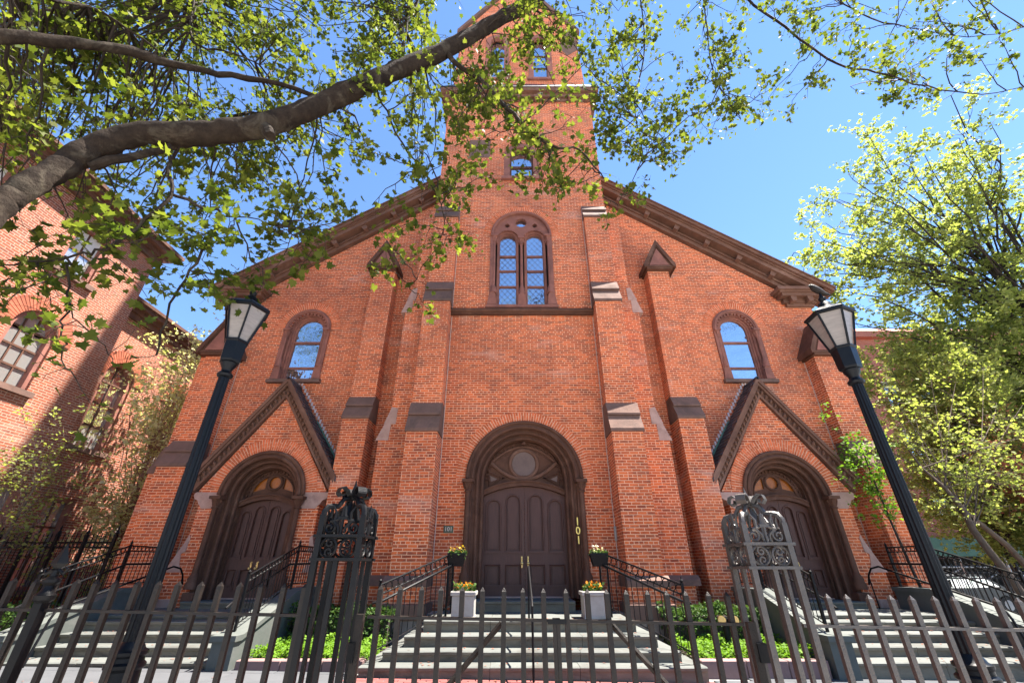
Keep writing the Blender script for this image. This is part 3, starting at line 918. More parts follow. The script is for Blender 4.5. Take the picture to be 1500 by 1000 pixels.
# ---------------------------------------------------------------- doors
def door_leaf(door, cx, q, W, zb, zt, zc, y, k):
    """q = -1/+1 leaf of a pair that meets at cx; k scales the panels"""
    def top(x): return zc - (zc - zt) * ((x - cx) / W) ** 2
    x0, x1 = cx, cx + q * W
    n = 10
    outl = [(cx + q * 0.004, zb), (x1, zb)] + [(x1 + (cx + q * 0.004 - x1) * i / n, top(x1 + (cx - x1) * i / n)) for i in range(n + 1)]
    holes = []
    pl = []
    up0 = zb + (zt - zb) * 0.43
    for (a, b_, dz) in ((0.10, 0.44, 0.02), (0.57, 0.90, -0.10)):
        xa, xb = cx + q * W * a, cx + q * W * b_
        xc = (xa + xb) / 2
        r = abs(xb - xa) / 2
        zr = zt + dz - r + 0.02
        holes.append(archpoly(xc, up0, zr, r, 12))
        pl.append((xc, up0, zr, r))
        holes.append([(xc - r, zb + 0.24 * k), (xc + r, zb + 0.24 * k), (xc + r, zb + 0.66 * k), (xc - r, zb + 0.66 * k)])
    leaf = B().plate(outl, holes, y, y + 0.07).ob('door_leaf', M['door'], door)
    for (xc, u0, zr, r) in pl:
        b = B()
        b.plate(archpoly(xc, u0, zr, r, 12), (), y + 0.045, y + 0.06)
        b.plate(archpoly(xc, u0 + 0.07, zr, r - 0.055, 12), (), y + 0.025, y + 0.05)
        b.tube(archpath(xc, u0, zr, r + 0.004, y - 0.003, 12), 0.022, 6)
        b.tube([(xc - r, y - 0.003, u0), (xc + r, y - 0.003, u0)], 0.022, 6)
        b.box(xc - r - 0.03, xc + r + 0.03, y - 0.03, y + 0.02, u0 - 0.035, u0 + 0.012)
        b.ob('door_panel', M['door'], door)
        b = B()
        z0, z1 = zb + 0.24 * k, zb + 0.66 * k
        b.box(xc - r, xc + r, y + 0.045, y + 0.06, z0, z1)
        b.box(xc - r + 0.06, xc + r - 0.06, y + 0.02, y + 0.05, z0 + 0.06, z1 - 0.06)
        b.tube([(xc - r, y - 0.003, z0), (xc + r, y - 0.003, z0), (xc + r, y - 0.003, z1), (xc - r, y - 0.003, z1)], 0.022, 6, True)
        b.box(xc - r - 0.03, xc + r + 0.03, y - 0.03, y + 0.02, z0 - 0.035, z0 + 0.012)
        b.ob('door_panel', M['door'], door)
    return leaf


def portal(cx, zb, zs, R, rin, yf, yd, W, zt, zc, nm):
    """stepped round-arched stone portal with a pair of doors; returns the door part"""
    door = B().plate(archband(cx, zb, zs, rin - 0.03, rin + 0.08), (), yd - 0.10, yd + 0.12).ob('door', M['brown'], church)
    nO = 3
    for i in range(nO):
        r1 = R - (R - rin) * i / nO + 0.004
        r0 = R - (R - rin) * (i + 1) / nO
        y0 = yf - 0.04 + (yd - yf - 0.06) * i / nO
        o = B().plate(archband(cx, zb, zs, r0, r1), (), y0, yd + 0.1 - i * 0.003).ob('archivolt', M['brown'], door)
        B().tube([p for p in archpath(cx, zb + (0.55 if i == 0 else 0), zs, r0 + 0.012, y0 + 0.012, 32)][(1 if i == 0 else 0):(-1 if i == 0 else None)], 0.045 if i else 0.05, 8).ob('roll_moulding', M['brown'], door, True)
    B().tube(archpath(cx, zs, zs, R + 0.02, yf - 0.05, 32)[1:-1], 0.045, 8).ob('hood_mould', M['brown'], door, True)
    for q in (-1, 1):
        colonnette(door, cx + q * (R - 0.02), yf - 0.09, zb + 0.34, zs - 0.06, 0.066, M['brown'])
        B().cbox(cx + q * (R - 0.06) - 0.13, cx + q * (R - 0.06) + 0.13, yf - 0.18, yf + 0.1, zb - 0.05, zb + 0.16).ob('column_base', M['brown'], door)
    # segmental transom over the leaves
    n = 14
    tp = [(cx - W - 0.02 + (2 * W + 0.04) * i / n, zc - (zc - zt) * ((-1 + 2 * i / n) ** 2)) for i in range(n + 1)]
    B().plate(tp + [(p[0], p[1] + 0.13) for p in reversed(tp)], (), yd - 0.14, yd + 0.1).ob('transom', M['brown'], door)
    B().tube([(p[0], yd - 0.15, p[1] + 0.115) for p in tp], 0.03, 6).ob('roll_moulding', M['brown'], door, True)
    for q in (-1, 1):
        door_leaf(door, cx, q, W, zb, zt, zc, yd, (zt - zb) / 2.2)
    b = B()
    for q in (-1, 1):
        zz = zb + (zt - zb) * 0.33
        b.box(cx + q * 0.075 - 0.016, cx + q * 0.075 + 0.016, yd - 0.012, yd + 0.002, zz - 0.12, zz + 0.12)
        b.lathe([(0.0, 0)], 0, 0, 3) if False else None
        b.tube([(cx + q * 0.075, yd - 0.01, zz - 0.03), (cx + q * 0.075, yd - 0.07, zz - 0.03)], 0.014, 8)
        b.tube([(cx + q * 0.075, yd - 0.055, zz - 0.03), (cx + q * 0.075, yd - 0.075, zz - 0.03), (cx + q * 0.075, yd - 0.10, zz - 0.03), (cx + q * 0.075, yd - 0.11, zz - 0.03)], [0.02, 0.034, 0.030, 0.012], 10)
        b.tube([(cx + q * 0.075, yd - 0.01, zz + 0.10), (cx + q * 0.075, yd - 0.05, zz + 0.10), (cx + q * 0.075, yd - 0.05, zz + 0.02)], 0.010, 6)
    b.ob('door_handle', M['brass'], door, True)
    B().box(cx - W, cx + W, yd - 0.03, yd + 0.02, zb - 0.012, zb + 0.022).ob('threshold', M['pink'], door)
    return door


# central portal
ZD = 0.83
door = portal(0, ZD, 3.40, 1.41, 1.06, YT, 11.40, 1.05, 3.03, 3.28, 'c')
tw = B().plate([(-1.06, 3.05)] + [(1.06, 3.05)] + arc(0, 3.40, 1.06, 0, PI, 26), (), 11.44, 11.50).ob('tympanum', M['brown'], door)
B().tube([(0.36 * math.cos(a), 11.41, 3.86 + 0.36 * math.sin(a)) for a in [2 * PI * k / 28 for k in range(28)]], 0.048, 8, True).ob('roundel', M['brown_l'], door, True)
B().plate(arc(0, 3.86, 0.33, 0, 2 * PI, 26)[:-1], (), 11.42, 11.45).ob('roundel_panel', M['bronze'], door)
va = [(-0.86 + 1.72 * i / 22, 3.46 + 0.42 * ((-1 + 2 * i / 22) ** 2)) for i in range(23)]
B().tube([(p[0], 11.40, p[1]) for p in va], 0.045, 7).ob('roll_moulding', M['brown_l'], door, True)
vb = [(-0.86 + 1.72 * i / 22, 4.30 - 0.42 * ((-1 + 2 * i / 22) ** 2)) for i in range(23)]
B().tube([(p[0], 11.42, p[1]) for p in vb], 0.03, 7).ob('roll_moulding', M['brown_l'], door, True)
b = B()
for k in range(26):
    a = PI * (k + 0.5) / 26
    b.box(0.97 * math.cos(a) - 0.022, 0.97 * math.cos(a) + 0.022, 11.36, 11.45, 3.40 + 0.97 * math.sin(a) - 0.022, 3.40 + 0.97 * math.sin(a) + 0.022)
for k in range(24):
    t = -0.8 + 1.6 * k / 23
    b.box(t - 0.016, t + 0.016, 11.40, 11.45, 3.52 + 0.42 * (t / 0.86) ** 2, 3.56 + 0.42 * (t / 0.86) ** 2)
    b.box(t - 0.016, t + 0.016, 11.41, 11.45, 4.21 - 0.42 * (t / 0.86) ** 2, 4.25 - 0.42 * (t / 0.86) ** 2)
tag(b.ob('bead_moulding', M['brown'], door), kind='stuff')
for q in (-1, 1):
    tri = [(q * 0.52, 3.50), (q * 0.90, 3.30), (q * 0.95, 3.66)]
    B().tube([(x, 11.42, z) for x, z in tri], 0.03, 6, True).ob('spandrel_frame', M['brown'], door, True)
    bb = B()
    for i in range(3):
        (xa, za), (xb, zb_) = tri[i], tri[(i + 1) % 3]
        for k in range(5):
            t = (k + 0.5) / 5
            x, z = xa + (xb - xa) * t, za + (zb_ - za) * t
            x, z = x * 0.82 + 0.18 * q * 0.79, z * 0.82 + 0.18 * 3.49
            bb.box(x - 0.02, x + 0.02, 11.40, 11.45, z - 0.02, z + 0.02)
    tag(bb.ob('bead_moulding', M['brown'], door), kind='stuff')
    B().plate([(q * 0.70, 3.47), (q * 0.86, 3.40), (q * 0.88, 3.55)], (), 11.425, 11.45).ob('spandrel_panel', M['bronze'], door)
B().lathe([(0.012, 4.30), (0.05, 4.31), (0.05, 4.36), (0.02, 4.40)], 0, 11.22, 8).ob('door_light', M['brown'], door)
arch_bricks(church, 0, 3.40, 1.455, 1.72, YT, 74)
# stone spring blocks are brick here; dark opening behind the doors
# gilt number down the right jamb, bronze plaque on the left
def lettering(txt, size, mat, parent, name, loc, ext=0.006, rot=(PI / 2, 0, 0), align='CENTER', sx=1.0):
    cu = bpy.data.curves.new('lettering', 'FONT')
    cu.body = txt
    cu.size = size
    cu.extrude = ext
    cu.align_x = align
    cu.align_y = 'CENTER'
    cu.resolution_u = 3
    cu.offset = size * 0.012
    t = bpy.data.objects.new('lettering', cu)
    COL.objects.link(t)
    bpy.context.view_layer.update()
    me = bpy.data.meshes.new_from_object(t.evaluated_get(bpy.context.evaluated_depsgraph_get()))
    bpy.data.objects.remove(t)
    me.materials.clear()
    me.materials.append(mat)
    return inst(name, me, parent, loc, rot, (sx, 1, 1))


for k, ch in enumerate('101'):
    lettering(ch, 0.24, M['gold'], door, 'number', (1.245, YT - 0.062, 2.40 - k * 0.20), sx=0.95)
pq = B().cbox(-1.93, -1.70, YT - 0.03, YT + 0.01, 2.16, 2.32, 0.006).ob('number_plaque', M['plaque'], church)
pq['label'] = 'small bronze plaque with pale digits'
lettering('101', 0.13, M['cable'], pq, 'number', (-1.815, YT - 0.034, 2.24), 0.004)

# ---------------------------------------------------------------- porches
slme = B().add([(-0.10, 0, 0.006), (0.10, 0, 0.006), (0.10, 0.15, -0.012), (-0.10, 0.15, -0.012), (-0.10, 0, 0.020), (0.10, 0, 0.020), (0.10, 0.15, -0.002), (-0.10, 0.15, -0.002)],
               [(0, 3, 2, 1), (4, 5, 6, 7), (0, 1, 5, 4), (1, 2, 6, 5), (2, 3, 7, 6), (3, 0, 4, 7)]).me('slate', M['slate'])
for s in (-1, 1):
    c = s * XP
    prof = [(1.52, 3.1), (1.52, 2.06), (1.52, 1.38), (1.78, 1.38), (1.78, -0.3)]
    outl = [(c - 1.78, -0.3), (c + 1.78, -0.3), (c + 1.78, 1.38), (c + 1.50, 2.06), (c + 1.50, 3.10), (c + 1.62, 3.15), (c, 5.62), (c - 1.62, 3.15), (c - 1.50, 3.10), (c - 1.50, 2.06), (c - 1.78, 1.38)]
    po = B().plate(outl, [archpoly(c, 0.5, 3.05, 1.04, 28)], YPF, YS - 0.004).ob('porch', M['brick'], church)
    # imposts
    for q in (-1, 1):
        ip = [(c + q * 1.05, 2.73), (c + q * 1.42, 2.73), (c + q * 1.47, 2.80), (c + q * 1.52, 2.84), (c + q * 1.56, 2.92), (c + q * 1.66, 2.97), (c + q * 1.70, 3.06), (c + q * 1.66, 3.12), (c + q * 1.05, 3.12)]
        B().plate(ip, (), YPF - 0.015, YS - 0.006).ob('impost', M['pink'], po)
        fl = [(c + q * 1.40, 1.34), (c + q * 1.83, 1.34), (c + q * 1.74, 1.50), (c + q * 1.54, 1.98), (c + q * 1.49, 2.14), (c + q * 1.44, 2.08), (c + q * 1.46, 1.78), (c + q * 1.55, 1.72), (c + q * 1.50, 1.50)]
        B().plate(fl, (), YPF - 0.016, YS - 0.006).ob('weathering', M['pink'], po)
        B().cbox(c + q * 1.60 - 0.24, c + q * 1.60 + 0.24, YPF - 0.05, YS - 0.01, 0.30, 0.80).ob('plinth_stone', M['pink'], po)
        # raking cornice with carved leaves
        rz = lambda x, o: 5.66 - 1.47 * x + o
        b = B()
        for (lo, hi, yf, xe) in ((-0.02, 0.09, YPF - 0.08, 1.72), (0.09, 0.30, YPF - 0.05, 1.76), (0.30, 0.40, YPF - 0.16, 1.80), (0.40, 0.545, YPF - 0.20, 1.84)):
            b.plate([(c, rz(0, lo)), (c + q * xe, rz(xe, lo)), (c + q * xe, rz(xe, hi)), (c, rz(0, hi))], (), yf, YPF + 0.12)
        b.ob('raking_cornice', M['brown_l'], po)
        cv = B()
        for k in range(19):
            xk = 0.07 + k * 0.088
            z = rz(xk, 0.195)
            t = Vector((q * 1, 0, -1.47)).normalized()
            nrm = Vector((q * 1.47, 0, 1)).normalized()
            ctr = Vector((c + q * xk, YPF - 0.09, z))
            cv.tube([ctr - nrm * 0.06 + t * 0.03, ctr - t * 0.01 + Vector((0, -0.02, 0)), ctr + nrm * 0.055 - t * 0.05], [0.012, 0.04, 0.014], 6)
        tag(cv.ob('leaf_carving', M['brown_l'], po, True), kind='stuff')
        # roof slope: boards, slates, copper edge, stepped flashing
        th = 0.0
        b = B()
        b.plate([(c, rz(0, 0.42)), (c + q * 1.86, rz(1.86, 0.42)), (c + q * 1.86, rz(1.86, 0.52)), (c, rz(0, 0.52))], (), YPF - 0.19, YS - 0.008)
        b.ob('roof_board', M['slate'], po)
        ang = math.atan(1.47)
        L = math.hypot(1, 1.47)
        nrow = 25
        for i in range(nrow):
            xr = 1.84 - (i + 0.6) * 1.84 / nrow
            for j in range(4):
                yy = YPF - 0.07 + j * 0.205 - (0.1 if i % 2 else 0) + 0.10
                if yy > YS - 0.09: continue
                o = inst('slate', slme, po, (c + q * (xr + 0.045), yy, rz(xr + 0.045, 0.535)))
                # local x -> along Y (depth); local y -> up the slope
                up = Vector((-q, 0, 1.47)).normalized()
                al = Vector((0, 1, 0))
                nz = al.cross(up) if al.cross(up).z > 0 else up.cross(al)
                mtx = Matrix((al, up, nz)).transposed()
                if mtx.determinant() < 0:
                    mtx = Matrix((-al, up, nz)).transposed()
                o.rotation_euler = mtx.to_euler()
        b = B()
        b.plate([(c + q * 0.75, rz(0.75, 0.55)), (c + q * 1.86, rz(1.86, 0.55)), (c + q * 1.86, rz(1.86, 0.66)), (c + q * 0.75, rz(0.75, 0.60))], (), YS - 0.06, YS - 0.03)
        b.ob('copper_flashing', M['copper'], po)
        fb = B()
        for k in range(26):
            xk = 0.02 + k * 0.071
            z = rz(xk, 0.62)
            fb.plate([(c + q * xk, z - 0.03), (c + q * (xk + 0.05), z - 0.03), (c + q * (xk + 0.05), z + 0.075), (c + q * xk, z + 0.075)], (), YS - 0.028, YS - 0.004)
        fb.ob('stepped_flashing', M['lead'], po)
    B().tube([(c, YPF - 0.2, 6.17), (c, YS - 0.01, 6.17)], 0.05, 6).ob('ridge', M['slate'], po)
    d = portal(c, 0.78, 3.05, 1.04, 0.74, YPF, 11.74, 0.71, 2.80, 2.99, 's')
    B().plate([(c - 0.74, 2.85)] + [(c + 0.74, 2.85)] + arc(c, 3.05, 0.74, 0, PI, 22), [arc(c, 3.43, 0.155, 0, 2 * PI, 18)[:-1],
              [(c - 0.60, 3.18), (c - 0.24, 3.28), (c - 0.24, 3.58), (c - 0.42, 3.48)], [(c + 0.60, 3.18), (c + 0.24, 3.28), (c + 0.24, 3.58), (c + 0.42, 3.48)]], 11.76, 11.80).ob('tympanum', M['brown'], d)
    B().plate([(c - 0.7, 3.0), (c + 0.7, 3.0), (c + 0.5, 3.6), (c - 0.5, 3.6)], (), 11.805, 11.815).ob('amber_pane', M['amber'], d)
    B().tube([(c + 0.18 * math.cos(a), 11.745, 3.43 + 0.18 * math.sin(a)) for a in [2 * PI * k / 22 for k in range(22)]], 0.035, 7, True).ob('roundel', M['brown'], d, True)
    b = B()
    for k in range(21):
        a = PI * (k + 0.5) / 21
        b.box(c + 0.66 * math.cos(a) - 0.02, c + 0.66 * math.cos(a) + 0.02, 11.71, 11.77, 3.05 + 0.66 * math.sin(a) - 0.02, 3.05 + 0.66 * math.sin(a) + 0.02)
    tag(b.ob('bead_moulding', M['brown'], d), kind='stuff')
    B().tube([(c + 0.56 * math.cos(a), 11.74, 3.10 + 0.53 * math.sin(a)) for a in [PI * k / 20 for k in range(21)]], 0.022, 6).ob('roll_moulding', M['brown'], d, True)
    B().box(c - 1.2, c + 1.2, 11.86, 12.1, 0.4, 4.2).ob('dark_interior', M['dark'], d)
    arch_bricks(church, c, 3.13, 1.05, 1.36, YPF, 56, 0.06, PI - 0.06)

# ================================================================== STAIRS, BEDS, RAILINGS
def step_mesh(x0, x1, y0, y1, z0, z1, parent, name='step'):
    """a worn bluestone tread: slightly uneven front edge"""
    b = B()
    n = max(2, int((x1 - x0) / 0.45))
    vs = []
    fs = []
    for i in range(n + 1):
        x = x0 + (x1 - x0) * i / n
        j = rnd.uniform(-0.008, 0.008) if 0 < i < n else 0
        k = rnd.uniform(-0.006, 0.003)
        vs += [(x, y0 + 0.02 + j, z0), (x, y0 + 0.02 + j, z1 - 0.06), (x, y0 + j - 0.008, z1 - 0.052), (x, y0 + j - 0.012, z1 - 0.014 + k), (x, y0 + j + 0.006, z1 + k), (x, y1, z1), (x, y1, z0)]
    for i in range(n):
        for q in range(7):
            r = (q + 1) % 7
            fs.append((i * 7 + q, i * 7 + r, (i + 1) * 7 + r, (i + 1) * 7 + q))
    fs.append(tuple(range(6, -1, -1)))
    fs.append(tuple(n * 7 + q for q in range(7)))
    b.add(vs, fs)
    o = b.ob(name, M['blue'], parent)
    o.data.materials.append(M['riser'])
    for p in o.data.polygons:
        if p.normal.z < 0.5: p.material_index = 1
    return o


cs = empty('stone_steps', (CX, 0, 0))
tag(cs, 'wide weathered stone steps rising to the central church door', 'steps')
prev = -0.15
for (hw, yf, z) in ((2.57, 7.75, 0.154), (2.33, 8.10, 0.293), (2.09, 8.45, 0.454), (1.86, 8.85, 0.625)):
    n = 3
    cuts = [-hw, -hw + 2 * hw * rnd.uniform(0.30, 0.4), -hw + 2 * hw * rnd.uniform(0.62, 0.75), hw]
    for i in range(3):
        step_mesh(cuts[i] + 0.003, cuts[i + 1] - 0.003, yf, 10.9 if z < 0.6 else 10.86, prev - 0.2, z - 0.0006 * i, cs, 'step' if z < 0.6 else 'landing')
    prev = z
step_mesh(-1.12, 1.02, 10.42, 11.36, 0.5, 0.82, cs, 'door_step')
B().box(-2.1, 2.1, 10.3, 10.94, 0.2, 0.60).ob('landing_back', M['rubble'], cs)


def cheek_wall(parent, x0, x1, s):
    """sloping solid balustrade beside the side steps, with a coping"""
    body = [(8.05, -0.3), (8.05, 0.42), (8.20, 0.42), (10.0, 0.98), (11.0, 0.98), (11.0, -0.3)]
    B().prism_x(body, x0, x1).ob('cheek_wall', M['cheek'], parent)
    c = [(8.0, 0.42), (8.0, 0.50), (8.22, 0.50), (10.02, 1.06), (11.02, 1.06), (11.02, 0.98), (10.0, 0.98), (8.2, 0.42)]
    B().prism_x(c, x0 - 0.03, x1 + 0.03).ob('coping', M['cheek'], parent)


for s, side in ((-1, 'left'), (1, 'right')):
    ss = empty('stone_steps', (CX, 0, 0))
    tag(ss, 'stone steps between pale cheek walls leading to the %s porch' % side, 'steps')
    c = s * XP
    prev = -0.2
    for i, (yf, z) in enumerate(((8.19, 0.14), (8.62, 0.28), (8.99, 0.42), (9.35, 0.565), (9.72, 0.64))):
        if i < 4:
            cut = rnd.uniform(-0.5, 0.5)
            step_mesh(c - 1.62, c + cut - 0.003, yf, 11.2, prev - 0.15, z, ss)
            step_mesh(c + cut + 0.003, c + 1.62, yf, 11.2, prev - 0.15, z - 0.0007, ss)
        else:
            step_mesh(c - 1.62, c + 1.62, yf, 11.24, prev - 0.15, z, ss, 'landing')
        prev = z
    step_mesh(c - 1.0, c + 1.0, 10.95, 11.74, 0.4, 0.775, ss, 'door_step')
    cheek_wall(ss, c - 1.98, c - 1.63, s)
    cheek_wall(ss, c + 1.63, c + 1.98, s)

# planting beds either side of the central steps
bedx = {-1: (-4.60, -2.62), 1: (2.62, 4.60)}
LEAF_Q = np.array([(0, 0, 0), (0.35, 0.45, 0.06), (0, 1.0, 0.0), (-0.35, 0.45, 0.06)])


def scatter_leaves(name, mat, parent, pts, size, seed, tmpl=LEAF_Q, tf=((0, 1, 2, 3),), up=0.5, kind='stuff'):
    """many small leaf faces at the given points, in one mesh"""
    rg = np.random.default_rng(seed)
    pts = np.asarray(pts, dtype=float)
    n = len(pts)
    q = rg.normal(size=(n, 4))
    q /= np.linalg.norm(q, axis=1)[:, None]
    w, x, y, z = q.T
    R = np.stack([np.stack([1 - 2 * (y * y + z * z), 2 * (x * y - z * w), 2 * (x * z + y * w)], 1),
                  np.stack([2 * (x * y + z * w), 1 - 2 * (x * x + z * z), 2 * (y * z - x * w)], 1),
                  np.stack([2 * (x * z - y * w), 2 * (y * z + x * w), 1 - 2 * (x * x + y * y)], 1)], 1)
    if up > 0:
        # lean the leaf normals towards the sky
        nz = R[:, :, 2] + np.array([0, 0, 1.0]) * (up * 3) * np.where(R[:, 2:3, 2] > -9, 1, 1)
        nz /= np.linalg.norm(nz, axis=1)[:, None]
        t = R[:, :, 1]
        t = t - nz * np.sum(t * nz, 1)[:, None]
        t /= np.linalg.norm(t, axis=1)[:, None] + 1e-9
        b_ = np.cross(t, nz)
        R = np.stack([b_, t, nz], 2)
    sz = size * rg.uniform(0.55, 1.5, n)
    V = np.einsum('nij,kj->nki', R, tmpl) * sz[:, None, None] + pts[:, None, :]
    k = len(tmpl)
    V = V.reshape(-1, 3)
    me = bpy.data.meshes.new(name)
    faces = np.concatenate([np.array(tf_)[None, :] + (np.arange(n) * k)[:, None] for tf_ in [np.array(f) for f in tf]], 0) if len({len(f) for f in tf}) == 1 else None
    nf, ln = faces.shape
    me.vertices.add(len(V))
    me.vertices.foreach_set('co', V.ravel())
    me.loops.add(nf * ln)
    me.loops.foreach_set('vertex_index', faces.ravel().astype(np.int32))
    me.polygons.add(nf)
    me.polygons.foreach_set('loop_start', np.arange(0, nf * ln, ln, dtype=np.int32))
    me.update(calc_edges=True)
    me.materials.append(mat)
    o = bpy.data.objects.new(name, me)
    COL.objects.link(o)
    if parent: o.parent = parent
    if kind: o['kind'] = kind
    return o


rgn = np.random.default_rng(5)
for s, side in ((-1, 'left'), (1, 'right')):
    x0, x1 = bedx[s]
    x0 += CX
    x1 += CX
    bed = B().box(x0, x1, 8.32, 11.0, -0.2, 0.10).ob('planting_bed', M['soil'])
    tag(bed, kind='structure')
    ck = [x0, x0 + 0.7, x0 + 1.35, x1]
    for i in range(3):
        B().cbox(ck[i] + 0.004, ck[i + 1] - 0.004, 8.12, 8.32, -0.15, 0.17, 0.01).ob('kerb_stone', M['kerb'], bed)
    n = 5200
    pts = np.stack([rgn.uniform(x0 + 0.02, x1 - 0.02, n), rgn.uniform(8.32, 9.55, n), np.zeros(n)], 1)
    hh = 0.20 + 0.06 * np.sin(pts[:, 0] * 7 + pts[:, 1] * 3) * np.cos(pts[:, 1] * 9) + 0.05 * np.sin(pts[:, 0] * 17 + 1)
    pts[:, 2] = 0.08 + rgn.uniform(0.15, 1.0, n) ** 0.6 * hh
    g = scatter_leaves('ground_cover', M['leaf_g'], None, pts, 0.05, 30 + s, up=0.45)
    tag(g, 'bright green ground cover in the bed by the %s porch steps' % side, 'ground cover', kind='stuff')
    # clipped dark hedge behind it
    he = empty('hedge', ((x0 + x1) / 2, 9.9, 0.1))
    tag(he, 'clipped dark green hedge against the wall in the %s planting bed' % side, 'hedge')
    n = 6500
    w = (x1 - x0) / 2
    pts = np.stack([rgn.uniform(-w, w, n), rgn.uniform(-0.30, 0.35, n), rgn.uniform(0.0, 0.68, n)], 1)
    lump = 0.06 * np.sin(pts[:, 0] * 5 + 1) + 0.05 * np.sin(pts[:, 0] * 11)
    keep = (np.abs(pts[:, 1]) > 0.18) | (pts[:, 2] > 0.5)
    pts[:, 2] *= 1 + lump
    scatter_leaves('hedge_foliage', M['leaf_h'], he, pts[keep], 0.06, 50 + s, up=0.2)
    hb = B()
    for k in range(9):
        x = -w + 0.1 + k * (2 * w - 0.2) / 8
        hb.tube([(x, 0.02, -0.05), (x + 0.03, 0.0, 0.3), (x - 0.04, 0.03, 0.55)], [0.02, 0.015, 0.006], 5)
    hb.ob('hedge_stems', M['bark_d'], he)
    B().box(-w + 0.08, w - 0.08, -0.14, 0.2, 0.05, 0.5).ob('hedge_core', M['soil'], he)


# ---------------------------------------------------------------- iron railings with a band of rings
RINGS = {}


def ringme(r, t, mat):
    k = (round(r, 3), mat.name)
    if k not in RINGS:
        RINGS[k] = B().tube([(r * math.cos(a), 0, r * math.sin(a)) for a in [2 * PI * i / 14 for i in range(14)]], t, 5, True).me('ring', mat, True)
    return RINGS[k]


def rail_run(root, p0, p1, h_top=1.02, band=0.105, n=None, low=0.14, mat=None, post0=True, post1=True, spear=False):
    """one straight run of railing between two feet p0 and p1"""
    mat = mat or M['iron']
    p0, p1 = Vector(p0), Vector(p1)
    d = p1 - p0
    L = math.hypot(d.x, d.y)
    n = n or max(3, int(L / 0.115))
    for (hh, r) in ((h_top, 0.016), (h_top - band, 0.012), (low, 0.011)):
        B().tube([p0 + Vector((0, 0, hh)), p1 + Vector((0, 0, hh))], r, 6).ob('rail', mat, root)
    bar = B().tube([(0, 0, 0), (0, 0, h_top - band - low + 0.0)], 0.0075, 5).me('baluster', mat)
    rz = math.atan2(d.y, d.x)
    slope = math.atan2(d.z, L)
    rm = ringme(band / 2 - 0.006, 0.0075, mat)
    for k in range(n):
        q = p0 + d * ((k + 0.5) / n)
        inst('baluster', bar, root, q + Vector((0, 0, low)))
        o = inst('ring', rm, root, q + Vector((0, 0, h_top - band / 2)), (0, -slope, rz))
    ps = B()
    ps.box(-0.019, 0.019, -0.019, 0.019, -0.02, h_top + 0.03)
    ps.lathe([(0.012, h_top + 0.03), (0.026, h_top + 0.045), (0.028, h_top + 0.065), (0.012, h_top + 0.085), (0.004, h_top + 0.12)], 0, 0, 8)
    pm = ps.me('post', mat)
    if post0: inst('post', pm, root, p0)
    if post1: inst('post', pm, root, p1)


def handrail(root, pts, r=0.02, mat=None):
    B().tube(pts, r, 8).ob('handrail', mat or M['iron'], root, True)


